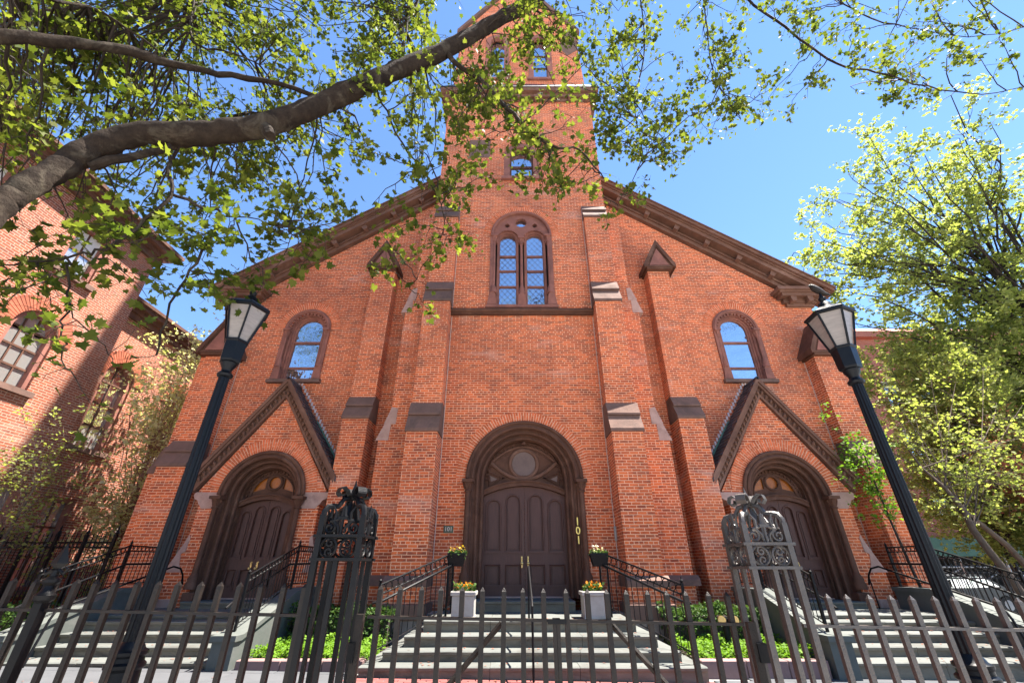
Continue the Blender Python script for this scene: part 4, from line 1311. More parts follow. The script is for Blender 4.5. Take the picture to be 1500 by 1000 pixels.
for s, side in ((-1, 'left'), (1, 'right')):
    rl = empty('stair_railing', (CX, 0, 0))
    tag(rl, 'black iron ring railing down the %s side of the central steps' % side, 'railing')
    a = (s * 2.45, 7.92, 0.154)
    b_ = (s * 1.56, 9.43, 0.625)
    rail_run(rl, a, b_, 1.04, 0.145, 13)
    rail_run(rl, b_, (s * 1.56, 10.22, 0.625), 1.04, 0.145, 6, post0=False)
    o = Vector((-s * 0.09, -0.05, 0))
    handrail(rl, [Vector((s * 2.50, 7.78, 0.95)), Vector((s * 2.45, 7.86, 0.98)) + o, Vector((s * 1.56, 9.38, 0.625 + 0.86)) + o, Vector((s * 1.56, 10.1, 0.625 + 0.86)) + o], 0.021)
    for k in (0, 1):
        q = Vector(a) if k == 0 else Vector(b_)
        B().tube([q + Vector((0, 0, 0.80)), q + o + Vector((0, 0, 0.84))], 0.01, 5).ob('rail_bracket', M['iron'], rl)
    # flower box hung on the top newel, over the landing
    fb = empty('flower_box', (CX + s * 1.40, 9.42, 1.46))
    b = B()
    b.add([(-0.11, -0.09, 0), (0.11, -0.09, 0), (0.11, 0.09, 0), (-0.11, 0.09, 0), (-0.17, -0.12, 0.22), (0.17, -0.12, 0.22), (0.17, 0.12, 0.22), (-0.17, 0.12, 0.22)],
          [(0, 3, 2, 1), (0, 1, 5, 4), (1, 2, 6, 5), (2, 3, 7, 6), (3, 0, 4, 7), (4, 5, 6, 7)])
    b.box(-0.18, 0.18, -0.13, -0.118, 0.20, 0.235)
    b.box(-0.18, 0.18, 0.118, 0.13, 0.20, 0.235)
    b.ob('box', M['iron'], fb)
    B().tube([(s * 0.15, 0, 0.26), (s * 0.20, 0, 0.20), (s * 0.16, 0, 0.02)], 0.012, 5).ob('hook', M['iron'], fb)
    pts = np.stack([rgn.uniform(-0.15, 0.15, 150), rgn.uniform(-0.1, 0.1, 150), rgn.uniform(0.18, 0.28, 150)], 1)
    scatter_leaves('foliage', M['leaf_h'], fb, pts, 0.06, 77 + s, up=0.3)
    pts = np.stack([rgn.uniform(-0.13, 0.13, 30), rgn.uniform(-0.10, 0.1, 30), rgn.uniform(0.27, 0.36, 30)], 1)
    scatter_leaves('flowers', M['petal_p'] if s < 0 else M['petal_w'], fb, pts, 0.042, 97 + s, up=0.1)
    tag(fb, 'black flower box with %s flowers hung on the %s railing' % ('dark and yellow' if s < 0 else 'white', side), 'flower box')
    # square white planter on the landing
    pl = empty('planter', (CX + s * 1.20, 9.20, 0.626))
    b = B()
    b.cbox(-0.205, 0.205, -0.205, 0.205, 0.02, 0.36, 0.008)
    b.cbox(-0.235, 0.235, -0.235, 0.235, 0.36, 0.43, 0.01)
    b.cbox(-0.215, 0.215, -0.215, 0.215, 0.0, 0.04, 0.006)
    b.ob('tub', M['whitepaint'], pl)
    B().box(-0.20, 0.20, -0.20, 0.20, 0.425, 0.437).ob('soil', M['soil'], pl)
    pts = np.stack([rgn.uniform(-0.18, 0.18, 160), rgn.uniform(-0.18, 0.18, 160), rgn.uniform(0.43, 0.54, 160)], 1)
    scatter_leaves('foliage', M['leaf_h'], pl, pts, 0.06, 107 + s, up=0.3)
    pts = np.stack([rgn.uniform(-0.15, 0.15, 55), rgn.uniform(-0.16, 0.16, 55), rgn.uniform(0.48, 0.57, 55)], 1)
    scatter_leaves('flowers', M['petal_o'], pl, pts, 0.045, 117 + s, up=0.1)
    tag(pl, 'square white planter of orange flowers on the %s of the central landing' % side, 'planter')

    # side porch: plain handrail beside the outer jamb, coming down to a post on the pavement
    hr = empty('handrail', (CX, 0, 0))
    tag(hr, 'plain black handrail with scrolled end beside the %s porch door' % side, 'handrail')
    xo = s * (XP + 1.18)
    pts = [Vector((xo - s * 0.05, 11.02, 1.10)), Vector((xo - s * 0.07, 10.9, 1.30)), Vector((xo - s * 0.06, 10.78, 1.42)), Vector((xo, 10.62, 1.46)), Vector((xo, 10.4, 1.40)), Vector((xo, 8.35, 0.88)), Vector((xo, 8.22, 0.80)), Vector((xo, 8.18, 0.70)), Vector((xo, 8.05, 0.02))]
    handrail(hr, pts, 0.019)
    B().tube([(xo - s * 0.05, 10.95, 0.64), (xo - s * 0.05, 10.95, 1.25)], 0.014, 6).ob('post', M['iron'], hr)

    # ring railings on the two cheek walls of the side steps
    for q, which in ((-s, 'inner'), (s, 'outer')):
        rr = empty('stair_railing', (CX, 0, 0))
        tag(rr, 'black iron ring railing on the %s cheek wall of the %s porch steps' % (which, side), 'railing')
        xx = s * XP + q * 1.80
        lowp = (xx, 8.30, 0.52)
        mid = (xx, 10.0, 1.05)
        top = (xx, 10.98, 1.05)
        rail_run(rr, lowp, mid, 0.80, 0.10, 17, low=0.1)
        rail_run(rr, mid, top, 0.80, 0.10, 9, low=0.1, post0=False)
        o = Vector((-q * 0.10, 0, 0))
        handrail(rr, [Vector((xx, 8.05, 0.86)) + o, Vector((xx, 8.3, 0.98)) + o, Vector((xx, 9.95, 1.50)) + o, Vector((xx, 10.95, 1.52)) + o], 0.02)

hr = empty('handrail', (CX, 0, 0))
tag(hr, 'single black handrail down the middle of the central steps', 'handrail')
handrail(hr, [(0.0, 9.15, 0.63), (0.0, 9.12, 1.40), (0.0, 9.0, 1.46), (0.0, 7.75, 0.98), (0.0, 7.64, 0.92), (0.0, 7.62, 0.0)], 0.018)

# fire department connection in the right bed
fd = empty('standpipe', (CX + 3.52, 9.1, 0.1))
b = B()
b.lathe([(0.055, 0), (0.055, 0.42), (0.075, 0.44), (0.075, 0.50), (0.05, 0.56)], 0, 0, 12)
for q in (-1, 1):
    b.tube([(q * 0.02, 0.0, 0.48), (q * 0.10, -0.09, 0.52), (q * 0.11, -0.15, 0.52)], [0.05, 0.055, 0.06], 10)
b.ob('pipe', M['iron'], fd, True)
for q in (-1, 1):
    B().tube([(q * 0.115, -0.15, 0.52), (q * 0.117, -0.185, 0.52)], 0.068, 14).ob('brass_cap', M['brass'], fd, True)
tag(fd, 'black twin standpipe with brass caps among the green ground cover', 'standpipe')


# ================================================================== FRONT FENCE, GATES AND GATE PILLARS
FS = 0.017        # the fence climbs gently to the left with the pavement


def fz(x): return -FS * x


YF = 3.25
pick = B()
w = 0.0155
pick.add([(-w, -w, 0), (w, -w, 0), (w, w, 0), (-w, w, 0), (-w, -w, 1.285), (w, -w, 1.285), (w, w, 1.285), (-w, w, 1.285), (0, 0, 1.312)],
         [(0, 3, 2, 1), (0, 1, 5, 4), (1, 2, 6, 5), (2, 3, 7, 6), (3, 0, 4, 7), (4, 5, 8), (5, 6, 8), (6, 7, 8), (7, 4, 8)])
pick_me = pick.me('picket', M['iron_b'])


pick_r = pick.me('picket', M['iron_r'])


def fence_panel(root, x0, x1, step, y=YF, phase=0.5, mat=None):
    mat = mat or M['iron_b']
    n = int(round((x1 - x0) / step))
    for k in range(n):
        x = x0 + (k + phase) * (x1 - x0) / n
        inst('picket', pick_r if mat is M['iron_r'] else pick_me, root, (x, y, fz(x) + 0.02), (rnd.uniform(-0.006, 0.006), rnd.uniform(-0.008, 0.008), rnd.uniform(-0.05, 0.05)))
    for zz in (1.15, 0.22):
        b = B()
        b.add([(x0, y - 0.02, fz(x0) + zz - 0.007), (x1, y - 0.02, fz(x1) + zz - 0.007), (x1, y + 0.02, fz(x1) + zz - 0.007), (x0, y + 0.02, fz(x0) + zz - 0.007),
               (x0, y - 0.02, fz(x0) + zz + 0.009), (x1, y - 0.02, fz(x1) + zz + 0.009), (x1, y + 0.02, fz(x1) + zz + 0.009), (x0, y + 0.02, fz(x0) + zz + 0.009)],
              [(0, 3, 2, 1), (4, 5, 6, 7), (0, 1, 5, 4), (1, 2, 6, 5), (2, 3, 7, 6), (3, 0, 4, 7)])
        b.ob('rail', mat, root)


PXL, PXR = -1.15, 1.70         # gate pillar centres
fl = empty('iron_fence', (0, 0, 0))
tag(fl, 'black iron picket fence left of the gate, seen in front of the lamp', 'fence')
fence_panel(fl, -6.6, PXL - 0.16, 0.138)
fr = empty('iron_fence', (0, 0, 0))
tag(fr, 'iron picket fence right of the gate, coloured lighter as if sunlit', 'fence')
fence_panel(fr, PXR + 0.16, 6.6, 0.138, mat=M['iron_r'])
# cast finial post in the left fence
fp = empty('fence_post', (-3.05, YF - 0.03, fz(-3.05)))
b = B()
b.box(-0.027, 0.027, -0.027, 0.027, 0, 1.20)
b.lathe([(0.03, 1.19), (0.055, 1.21), (0.058, 1.235), (0.035, 1.26), (0.028, 1.29), (0.05, 1.31), (0.05, 1.325), (0.022, 1.345), (0.02, 1.38)], 0, 0, 10)
b.ob('post', M['iron'], fp, True)
b = B()
b.add([(0, 0, 1.545), (-0.062, 0, 1.42), (0, 0.018, 1.42), (0.062, 0, 1.42), (0, -0.018, 1.42), (0, 0, 1.37)],
      [(0, 1, 4), (0, 4, 3), (0, 3, 2), (0, 2, 1), (5, 4, 1), (5, 3, 4), (5, 2, 3), (5, 1, 2)])
for q in (-1, 1):
    b.tube([(q * 0.02, 0, 1.38), (q * 0.06, 0, 1.36), (q * 0.075, 0, 1.385), (q * 0.055, 0, 1.40)], [0.012, 0.012, 0.010, 0.006], 6)
b.ob('spear_finial', M['iron'], fp)
tag(fp, 'cast iron fence post with spear finial at the far left', 'fence post')

gmid = 0.285
for (x0, x1, side, q) in ((PXL + 0.17, gmid - 0.012, 'left', -1), (gmid + 0.012, PXR - 0.17, 'right', 1)):
    g = empty('iron_gate', (0, 0, 0))
    tag(g, 'black iron picket gate leaf with diagonal brace, %s of the pair' % side, 'gate')
    fence_panel(g, x0 + (0.05 if q < 0 else 0.0), x1 - (0.0 if q < 0 else 0.05), 0.138)
    # hinge stile, meeting stile and brace
    xh = x0 if q < 0 else x1
    xm = x1 if q < 0 else x0
    B().box(xh - 0.024, xh + 0.024, YF - 0.022, YF + 0.022, 0.06, 1.165 + fz(xh)).ob('stile', M['iron_b'], g)
    B().box(xm - 0.011, xm + 0.011, YF - 0.018, YF + 0.018, 0.06, 1.165 + fz(xm)).ob('stile', M['iron_b'], g)
    B().tube([(xh - q * 0.02, YF + 0.03, 0.25), (xm + q * 0.34, YF + 0.03, 1.13)], 0.017, 4).ob('brace', M['iron_b'], g)
    b = B()
    for z in (0.42, 0.98):
        b.box(xh + q * 0.03 - 0.03, xh + q * 0.03 + 0.03, YF - 0.035, YF + 0.035, z - 0.05, z + 0.05)
    b.ob('hinge', M['iron'], g)
    if q > 0:
        B().box(xm - 0.07, xm + 0.05, YF - 0.03, YF - 0.021, 1.135 + fz(xm), 1.16 + fz(xm)).ob('latch', M['iron'], g)


def spiral(cx, cz, r, a0, turns, n=26, q=1):
    pts = []
    for i in range(n):
        t = i / (n - 1)
        rr = r * (1 - 0.78 * t)
        a = a0 + q * turns * 2 * PI * t
        pts.append((cx + rr * math.cos(a), 0, cz + rr * math.sin(a)))
    return pts


def make_pillar(mat, x, side):
    root = empty('gate_pillar', (x, YF, fz(x)))
    h = 0.137
    bar = B().box(-0.018, 0.018, -0.018, 0.018, 0, 1.745).me('bar', mat)
    for (bx, by) in ((-h, -h), (h, -h), (h, h), (-h, h)):
        inst('corner_bar', bar, root, (bx, by, 0))
    mb = B().box(-0.015, 0.015, -0.011, 0.011, 0, 1.48).me('bar', mat)
    for (bx, by) in ((0, -h), (0, h)):
        inst('middle_bar', mb, root, (bx, by, 0))
    for (bx, by) in ((-h, 0), (h, 0)):
        inst('middle_bar', mb, root, (bx, by, 0), (0, 0, PI / 2))
    for z in (0.15, 1.475, 1.615):
        b = B()
        for yy in (-h, h):
            b.box(-h - 0.035, h + 0.035, yy - 0.022, yy + 0.022, z - 0.009, z + 0.009)
        for xx in (-h, h):
            b.box(xx - 0.022, xx + 0.022, -h + 0.022, h - 0.022, z - 0.0085, z + 0.0085)
        b.ob('band', mat, root)
    # scrollwork panels, four sides
    sc = B()
    for q in (-1, 1):
        c0 = q * 0.068
        sc.tube([(c0 + 0.055 * math.cos(a), 0, 1.545 + 0.055 * math.sin(a)) for a in [2 * PI * i / 18 for i in range(18)]], 0.0085, 5, True)
        for v in (-1, 1):
            sc.tube(spiral(c0 - q * 0.010, 1.545 + v * 0.026, 0.028, -q * v * PI / 2 + (PI if q > 0 else 0), 1.1, 18, -q * v), 0.0075, 5)
    low = sc.me('scroll_panel', mat, True)
    sc = B()
    for q in (-1, 1):
        sc.tube(spiral(q * 0.082, 1.665, 0.042, PI / 2 if q > 0 else PI / 2, 1.35, 24, q), 0.009, 5)
        pts = [(q * 0.082, 0, 1.707), (q * 0.04, 0, 1.715), (q * 0.012, 0, 1.74), (q * 0.006, 0, 1.80)]
        sc.tube(pts, [0.009, 0.011, 0.011, 0.008], 6)
        sc.tube([(q * 0.02, 0, 1.63), (q * 0.025, 0, 1.67), (q * 0.055, 0, 1.70), (q * 0.05, 0, 1.76), (q * 0.075, 0, 1.80)], [0.008, 0.010, 0.011, 0.010, 0.003], 5)
    sc.tube([(0, 0, 1.62), (0, 0, 1.70), (0, 0, 1.82)], [0.012, 0.010, 0.004], 6)
    sc.box(-0.032, 0.032, -0.014, 0.014, 1.715, 1.735)
    high = sc.me('scroll_panel', mat, True)
    for (bx, by, rz) in ((0, -h, 0), (0, h, PI), (-h, 0, PI / 2), (h, 0, -PI / 2)):
        inst('scroll_panel', low, root, (bx, by, 0), (0, 0, rz))
        inst('scroll_panel', high, root, (bx, by, 0), (0, 0, rz))
    # shoulders of the cage: each corner bar curves in to the crown
    for (bx, by) in ((-1, -1), (1, -1), (1, 1), (-1, 1)):
        pts = [(bx * h, by * h, 1.73), (bx * h, by * h, 1.765), (bx * h * 0.90, by * h * 0.90, 1.797), (bx * h * 0.72, by * h * 0.72, 1.805), (bx * h * 0.52, by * h * 0.52, 1.808), (bx * h * 0.45, by * h * 0.45, 1.83), (bx * h * 0.36, by * h * 0.36, 1.858), (bx * h * 0.15, by * h * 0.15, 1.868), (0, 0, 1.87)]
        B().tube(pts, [0.021, 0.021, 0.020, 0.019, 0.018, 0.017, 0.016, 0.016, 0.016], 6).ob('shoulder', mat, root, True)
    # crown: four strap scrolls round a leafy spike
    for k in range(4):
        a = k * PI / 2 + PI / 4
        ca, sa = math.cos(a), math.sin(a)
        prof = [(0.0, 1.855), (0.03, 1.875), (0.055, 1.91), (0.085, 1.935), (0.115, 1.925), (0.125, 1.895), (0.105, 1.872), (0.082, 1.882), (0.082, 1.902)]
        vs = []
        hw = 0.034
        for (r, z) in prof:
            for w_ in (-hw, hw):
                for e in (0, 0.008):
                    vs.append((ca * r - sa * w_, sa * r + ca * w_, z + e))
        fs = []
        for i in range(len(prof) - 1):
            o = i * 4
            p = o + 4
            fs += [(o, o + 2, p + 2, p), (o + 1, p + 1, p + 3, o + 3), (o, p, p + 1, o + 1), (o + 2, o + 3, p + 3, p + 2)]
        fs += [(0, 1, 3, 2), (len(vs) - 4, len(vs) - 2, len(vs) - 1, len(vs) - 3)]
        B().add(vs, fs).ob('crown_scroll', mat, root)
    for k in range(4):
        a = k * PI / 2
        ca, sa = math.cos(a), math.sin(a)
        B().add([(ca * 0.015, sa * 0.015, 1.86), (ca * 0.045 - sa * 0.022, sa * 0.045 + ca * 0.022, 1.80), (ca * 0.045 + sa * 0.022, sa * 0.045 - ca * 0.022, 1.80), (ca * 0.055, sa * 0.055, 1.715), (ca * 0.03, sa * 0.03, 1.80)],
                [(0, 1, 4), (0, 4, 2), (1, 3, 4), (4, 3, 2), (0, 2, 3, 1)]).ob('crown_leaf', mat, root)
    b = B()
    b.lathe([(0.03, 1.86), (0.036, 1.885), (0.025, 1.91), (0.020, 1.935), (0.012, 1.955), (0.002, 1.995)], 0, 0, 6)
    b.ob('crown_spike', mat, root)
    tag(root, 'cage-like wrought iron gate pillar with scroll crown, %s' % ('dark blue-black, left of the gate' if side < 0 else 'coloured lighter as if sunlit, right of the gate'), 'gate pillar')
    return root


make_pillar(M['iron'], PXL, -1)
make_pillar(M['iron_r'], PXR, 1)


# ================================================================== STREET LAMPS
def make_lamp(x, y, label, rz):
    root = empty('street_lamp', (x, y, ground_z(x) - 0.02), rz)
    b = B()
    b.lathe([(0.17, 0), (0.17, 0.08), (0.15, 0.10), (0.14, 0.20), (0.122, 0.55), (0.110, 0.78), (0.126, 0.80), (0.126, 0.82), (0.108, 0.835), (0.106, 0.86), (0.118, 0.875), (0.118, 0.895), (0.092, 0.91), (0.082, 0.93), (0.062, 0.955)], 0, 0, 16)
    b.ob('base', M['lampiron'], root, True)
    b = B()
    b.lathe([(0.062, 0.94), (0.059, 1.2), (0.053, 2.2), (0.046, 3.08)], 0, 0, 24, flute=0.14)
    b.ob('pole', M['lampiron'], root)
    b = B()
    b.lathe([(0.05, 3.06), (0.066, 3.07), (0.072, 3.09), (0.055, 3.11), (0.045, 3.125), (0.048, 3.15), (0.070, 3.19), (0.074, 3.21)], 0, 0, 14)
    b.ob('collar', M['lampiron'], root, True)
    b = B()
    n = 6
    b.lathe([(0.05, 3.205), (0.092, 3.22), (0.098, 3.24), (0.106, 3.43), (0.118, 3.44), (0.118, 3.455)], 0, 0, n)
    ho = b.ob('lantern_base', M['lampiron'], root)
    def cor(k, r, z, e=0.0):
        a = 2 * PI * (k + e) / n
        return Vector((r * math.cos(a), r * math.sin(a), z))
    r0, r1, z0, z1 = 0.104, 0.205, 3.455, 3.82
    for k in range(n):
        B().tube([cor(k, r0, z0 - 0.01), cor(k, r1, z1 + 0.005)], 0.011, 4).ob('lantern_bar', M['lampiron'], root)
        c4 = [cor(k, r0 - 0.010, z0), cor(k + 1, r0 - 0.010, z0), cor(k + 1, r1 - 0.010, z1), cor(k, r1 - 0.010, z1)]
        mid = sum(c4, Vector()) / 4
        nv = Vector((mid.x, mid.y, 0)).normalized() * -0.004
        B().add([p for p in c4] + [p + nv for p in c4], [(0, 1, 2, 3), (7, 6, 5, 4), (0, 4, 5, 1), (1, 5, 6, 2), (2, 6, 7, 3), (3, 7, 4, 0)]).ob('lantern_pane', M['lampglass'], root)
    b = B()
    b.lathe([(0.207, 3.808), (0.226, 3.818), (0.226, 3.842), (0.21, 3.855), (0.13, 3.905), (0.075, 3.93)], 0, 0, n)
    b.ob('roof', M['lampiron'], root)
    b = B()
    b.lathe([(0.078, 3.925), (0.066, 3.945), (0.060, 3.98), (0.04, 4.0), (0.026, 4.012), (0.034, 4.035), (0.037, 4.05), (0.024, 4.07), (0.017, 4.08), (0.010, 4.11), (0.003, 4.155)], 0, 0, 12)
    b.ob('finial', M['lampiron'], root, True)
    tag(root, label, 'street lamp')
    return root


make_lamp(-2.80, 3.80, 'black fluted street lamp in front of the left porch', 0.15)
make_lamp(3.33, 3.80, 'black fluted street lamp in front of the right porch, small bird on top', 0.45)
# the small bird perched on the right lamp
bd = empty('bird', (3.34, 3.80, ground_z(3.33) + 4.10))
b = B()
b.tube([(0.10, 0, -0.02), (0.04, 0, 0.0), (-0.01, 0, 0.035), (-0.05, 0, 0.07), (-0.07, 0, 0.095), (-0.085, 0, 0.10), (-0.105, 0, 0.098)], [0.008, 0.022, 0.036, 0.034, 0.024, 0.018, 0.002], 8)
b.ob('body', M['iron_b'], bd, True)
tag(bd, 'small dark bird perched on the right lamp finial', 'bird')

# ================================================================== NEIGHBOURING BUILDINGS
XL = -12.5


def house_window(house, mp, a0, a1, z0, z1, arched, mats, bars=(2, 3), blind=0.0, name='window'):
    """sash window set in the reveal of a side wall: frame, panes, sill"""
    c = (a0 + a1) / 2
    r = (a1 - a0) / 2
    zs = z1 - r if arched else z1
    band = archband(c, z0, zs, r - 0.11, r + 0.01, 16) if arched else None
    b = B()
    if arched:
        b.plate(band, (), 0.06, 0.26, mp)
    else:
        b.plate([(a0 - 0.01, z0), (a1 + 0.01, z0), (a1 + 0.01, z1 + 0.01), (a0 - 0.01, z1 + 0.01)], [[(a0 + 0.1, z0 + 0.08), (a1 - 0.1, z0 + 0.08), (a1 - 0.1, z1 - 0.1), (a0 + 0.1, z1 - 0.1)]], 0.06, 0.26, mp)
    w = b.ob(name, M['brown2'], house)
    nx, nz = bars
    xa, xb = a0 + 0.1, a1 - 0.1
    for j in range(nz):
        za = z0 + 0.06 + (z1 - z0 - 0.06) * j / nz
        zb = z0 + 0.06 + (z1 - z0 - 0.06) * (j + 1) / nz - 0.03
        if j == nz - 1:
            poly = [(xa, za), (xb, za)] + (arc(c, zs, r - 0.1, 0, PI, 12) if arched else [(xb, z1 - 0.08), (xa, z1 - 0.08)])
            if arched and za > zs: za = zs; poly = arc(c, zs, r - 0.1, 0, PI, 12)
        else:
            poly = [(xa, za), (xb, za), (xb, zb), (xa, zb)]
        B().plate(poly, (), 0.20, 0.215, mp).ob('pane', mats if j else M['glass_b'], w)
    b = B()
    for i in range(1, nx):
        x = xa + (xb - xa) * i / nx
        zt = zs + math.sqrt(max(0.0, (r - 0.1) ** 2 - (x - c) ** 2)) if arched else z1 - 0.08
        b.plate([(x - 0.02, z0), (x + 0.02, z0), (x + 0.02, zt), (x - 0.02, zt)], (), 0.17, 0.205, mp)
    for j in range(1, nz):
        z = z0 + 0.06 + (z1 - z0 - 0.06) * j / nz - 0.015
        hw = (r - 0.1) if z < zs else math.sqrt(max(0.0, (r - 0.1) ** 2 - (z - zs) ** 2))
        b.plate([(c - hw, z - 0.025), (c + hw, z - 0.025), (c + hw, z + 0.025), (c - hw, z + 0.025)], (), 0.165, 0.206, mp)
    b.ob('glazing_bar', M['brown'], w)
    B().plate([(a0 - 0.14, z0 - 0.13), (a1 + 0.14, z0 - 0.13), (a1 + 0.14, z0 + 0.01), (a0 - 0.14, z0 + 0.01)], (), -0.10, 0.22, mp).ob('sill', M['weather'], w)
    return w


def left_house(label, X, y0, y1, h, wins, corn):
    h_ = empty('brick_house', (0, 0, 0))
    tag(h_, label, 'house')
    mp = lambda a, d, b: (X - d, a, b)
    holes = []
    for (a0, a1, z0, z1, ar, bars, gm) in wins:
        holes.append(archpoly((a0 + a1) / 2, z0, z1 - (a1 - a0) / 2, (a1 - a0) / 2, 16) if ar else [(a0, z0), (a1, z0), (a1, z1), (a0, z1)])
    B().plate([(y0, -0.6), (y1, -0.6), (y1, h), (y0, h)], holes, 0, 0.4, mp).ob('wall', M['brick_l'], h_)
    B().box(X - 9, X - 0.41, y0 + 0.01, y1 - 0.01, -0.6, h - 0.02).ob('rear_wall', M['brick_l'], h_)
    for (a0, a1, z0, z1, ar, bars, gm) in wins:
        house_window(h_, mp, a0, a1, z0, z1, ar, M[gm], bars)
        if ar:
            c = (a0 + a1) / 2
            r = (a1 - a0) / 2
            b = B()
            b.plate(arc(c, z1 - r, r + 0.40, 0.0, PI, 26) + arc(c, z1 - r, r + 0.012, PI, 0.0, 26), (), -0.02, 0.1, mp)
            ar_ = b.ob('brick_arch', M['mortar'], h_)
            n = 30
            w = PI / n
            bb = B()
            hh = w * 0.38
            ra, rb = r + 0.014, r + 0.41
            bb.plate([(ra * math.sin(-hh), ra * math.cos(hh)), (ra * math.sin(hh), ra * math.cos(hh)), (rb * math.sin(hh), rb * math.cos(hh)), (rb * math.sin(-hh), rb * math.cos(hh))], (), -0.034, 0.05, lambda a, d, b_: (-d, a, b_))
            bm_ = bb.me('brick', M['archbrick_l'])
            for k in range(n):
                a = (k + 0.5) * w
                inst('brick', bm_, ar_, (X, c, z1 - r), (-(PI / 2 - a), 0, 0))
    b = B()
    for (o, za, zb) in ((0.12, -0.45, -0.25), (0.22, -0.25, -0.10), (0.42, -0.10, 0.05), (0.50, 0.05, 0.16)):
        b.box(X - 0.3, X + o * corn, y0 - 0.1, y1 + o * corn, h + za, h + zb)
    b.ob('cornice', M['brown'], h_)
    B().box(X - 9.1, X + 0.2, y0 - 0.1, y1 + 0.1, h + 0.16, h + 0.22).ob('roof', M['lead'], h_)
    return h_


left_house('tall sunlit brick house with arched window, left edge beside the church', XL, 0.5, 11.8, 11.25,
           [(9.08, 10.22, 5.42, 7.42, True, (3, 4), 'glass_b'), (9.25, 10.25, 8.75, 10.35, False, (2, 2), 'curtain'), (6.4, 7.5, 5.42, 7.42, True, (3, 4), 'glass_b'), (6.4, 7.5, 8.75, 10.35, False, (2, 2), 'curtain'),
            (10.35, 11.35, 1.3, 3.3, False, (2, 3), 'glass_b')], 1.0)
left_house('lower brick wing with tall blue-lit windows behind the pale flowering tree', -12.9, 11.9, 26, 9.3,
           [(12.3, 13.4, 4.6, 7.4, True, (2, 4), 'glass'), (15.0, 16.1, 4.6, 7.4, True, (2, 4), 'glass'), (17.8, 18.9, 4.6, 7.4, True, (2, 4), 'glass'), (12.4, 13.3, 0.9, 3.2, False, (2, 3), 'glass_b'), (15.0, 15.9, 0.9, 3.2, False, (2, 3), 'glass_b')], 0.8)

# distant red building on the right, behind the trees
rb = empty('brick_building', (0, 0, 0))
tag(rb, 'tall red brick building far behind the trees on the right', 'building')
wl = []
for zz in (4.2, 8.0, 11.8):
    for k in range(8):
        wl.append((25.6 + k * 2.6, zz))
B().plate([(24.3, -0.6), (46, -0.6), (46, 17.6), (24.3, 17.6)], [[(x, z), (x + 1.2, z), (x + 1.2, z + 2.2), (x, z + 2.2)] for x, z in wl], 30, 30.4).ob('wall', M['brick_f'], rb)
B().box(24.31, 46, 30.41, 42, -0.6, 17.5).ob('rear_wall', M['brick_f'], rb)
for (x, z) in wl:
    wd = B().plate([(x, z), (x + 1.2, z), (x + 1.2, z + 2.2), (x, z + 2.2)], [[(x + 0.1, z + 0.1), (x + 0.55, z + 0.1), (x + 0.55, z + 2.1), (x + 0.1, z + 2.1)], [(x + 0.65, z + 0.1), (x + 1.1, z + 0.1), (x + 1.1, z + 2.1), (x + 0.65, z + 2.1)]], 30.1, 30.2).ob('window', M['paint_white'], rb)
    B().box(x + 0.05, x + 1.15, 30.21, 30.23, z + 0.05, z + 2.15).ob('pane', M['glass'], wd)
    B().box(x - 0.1, x + 1.3, 29.9, 30.12, z - 0.15, z - 0.002).ob('sill', M['weather'], wd)
b = B()
b.box(24.0, 46.2, 29.5, 42.2, 17.6, 18.1)
b.ob('cornice', M['brick_f'], rb)
B().add([(24.0, 29.5, 18.1), (46.2, 29.5, 18.1), (46.2, 42, 18.1), (24.0, 42, 18.1), (26, 33, 20.3), (44, 33, 20.3), (44, 39, 20.3), (26, 39, 20.3)],
        [(0, 1, 5, 4), (1, 2, 6, 5), (2, 3, 7, 6), (3, 0, 4, 7), (4, 5, 6, 7)]).ob('roof', M['brick_f'], rb)

# green pavement shed on scaffold posts
sh = empty('pavement_shed', (0, 0, 0))
tag(sh, 'green boarded construction shed on scaffold posts behind the right trees', 'construction shed')
pn = B().box(-1.195, 1.195, -0.03, 0.03, 1.95, 2.85).me('panel', M['green_hoard'])
for k in range(11):
    inst('panel', pn, sh, (17.5 + 2.4 * k, 25.0, 0), (rnd.uniform(-0.01, 0.01), 0, 0))
B().box(16.2, 43.0, 25.05, 28.4, 1.92, 1.99).ob('deck', M['dark'], sh)
B().box(16.2, 43.0, 28.4, 28.5, -0.4, 1.9).ob('dark_backing', M['dark'], sh)  # near-black sheet added in place of the shade under the shed
ps = B().tube([(0, 0, -0.4), (0, 0, 1.95)], 0.045, 6).me('post', M['steel'])
for k in range(12):
    for yy in (25.1, 28.0):
        inst('post', ps, sh, (16.4 + 2.4 * k, yy, 0))
for yy in (25.12, 27.9):
    B().tube([(16.2, yy, 1.45), (43, yy, 1.45)], 0.04, 6).ob('scaffold_tube', M['steel'], sh)
for k in range(11):
    B().tube([(16.4 + 2.4 * k, 25.16, 0.5), (18.8 + 2.4 * k, 25.16, 1.4)], 0.03, 5).ob('scaffold_brace', M['steel'], sh)


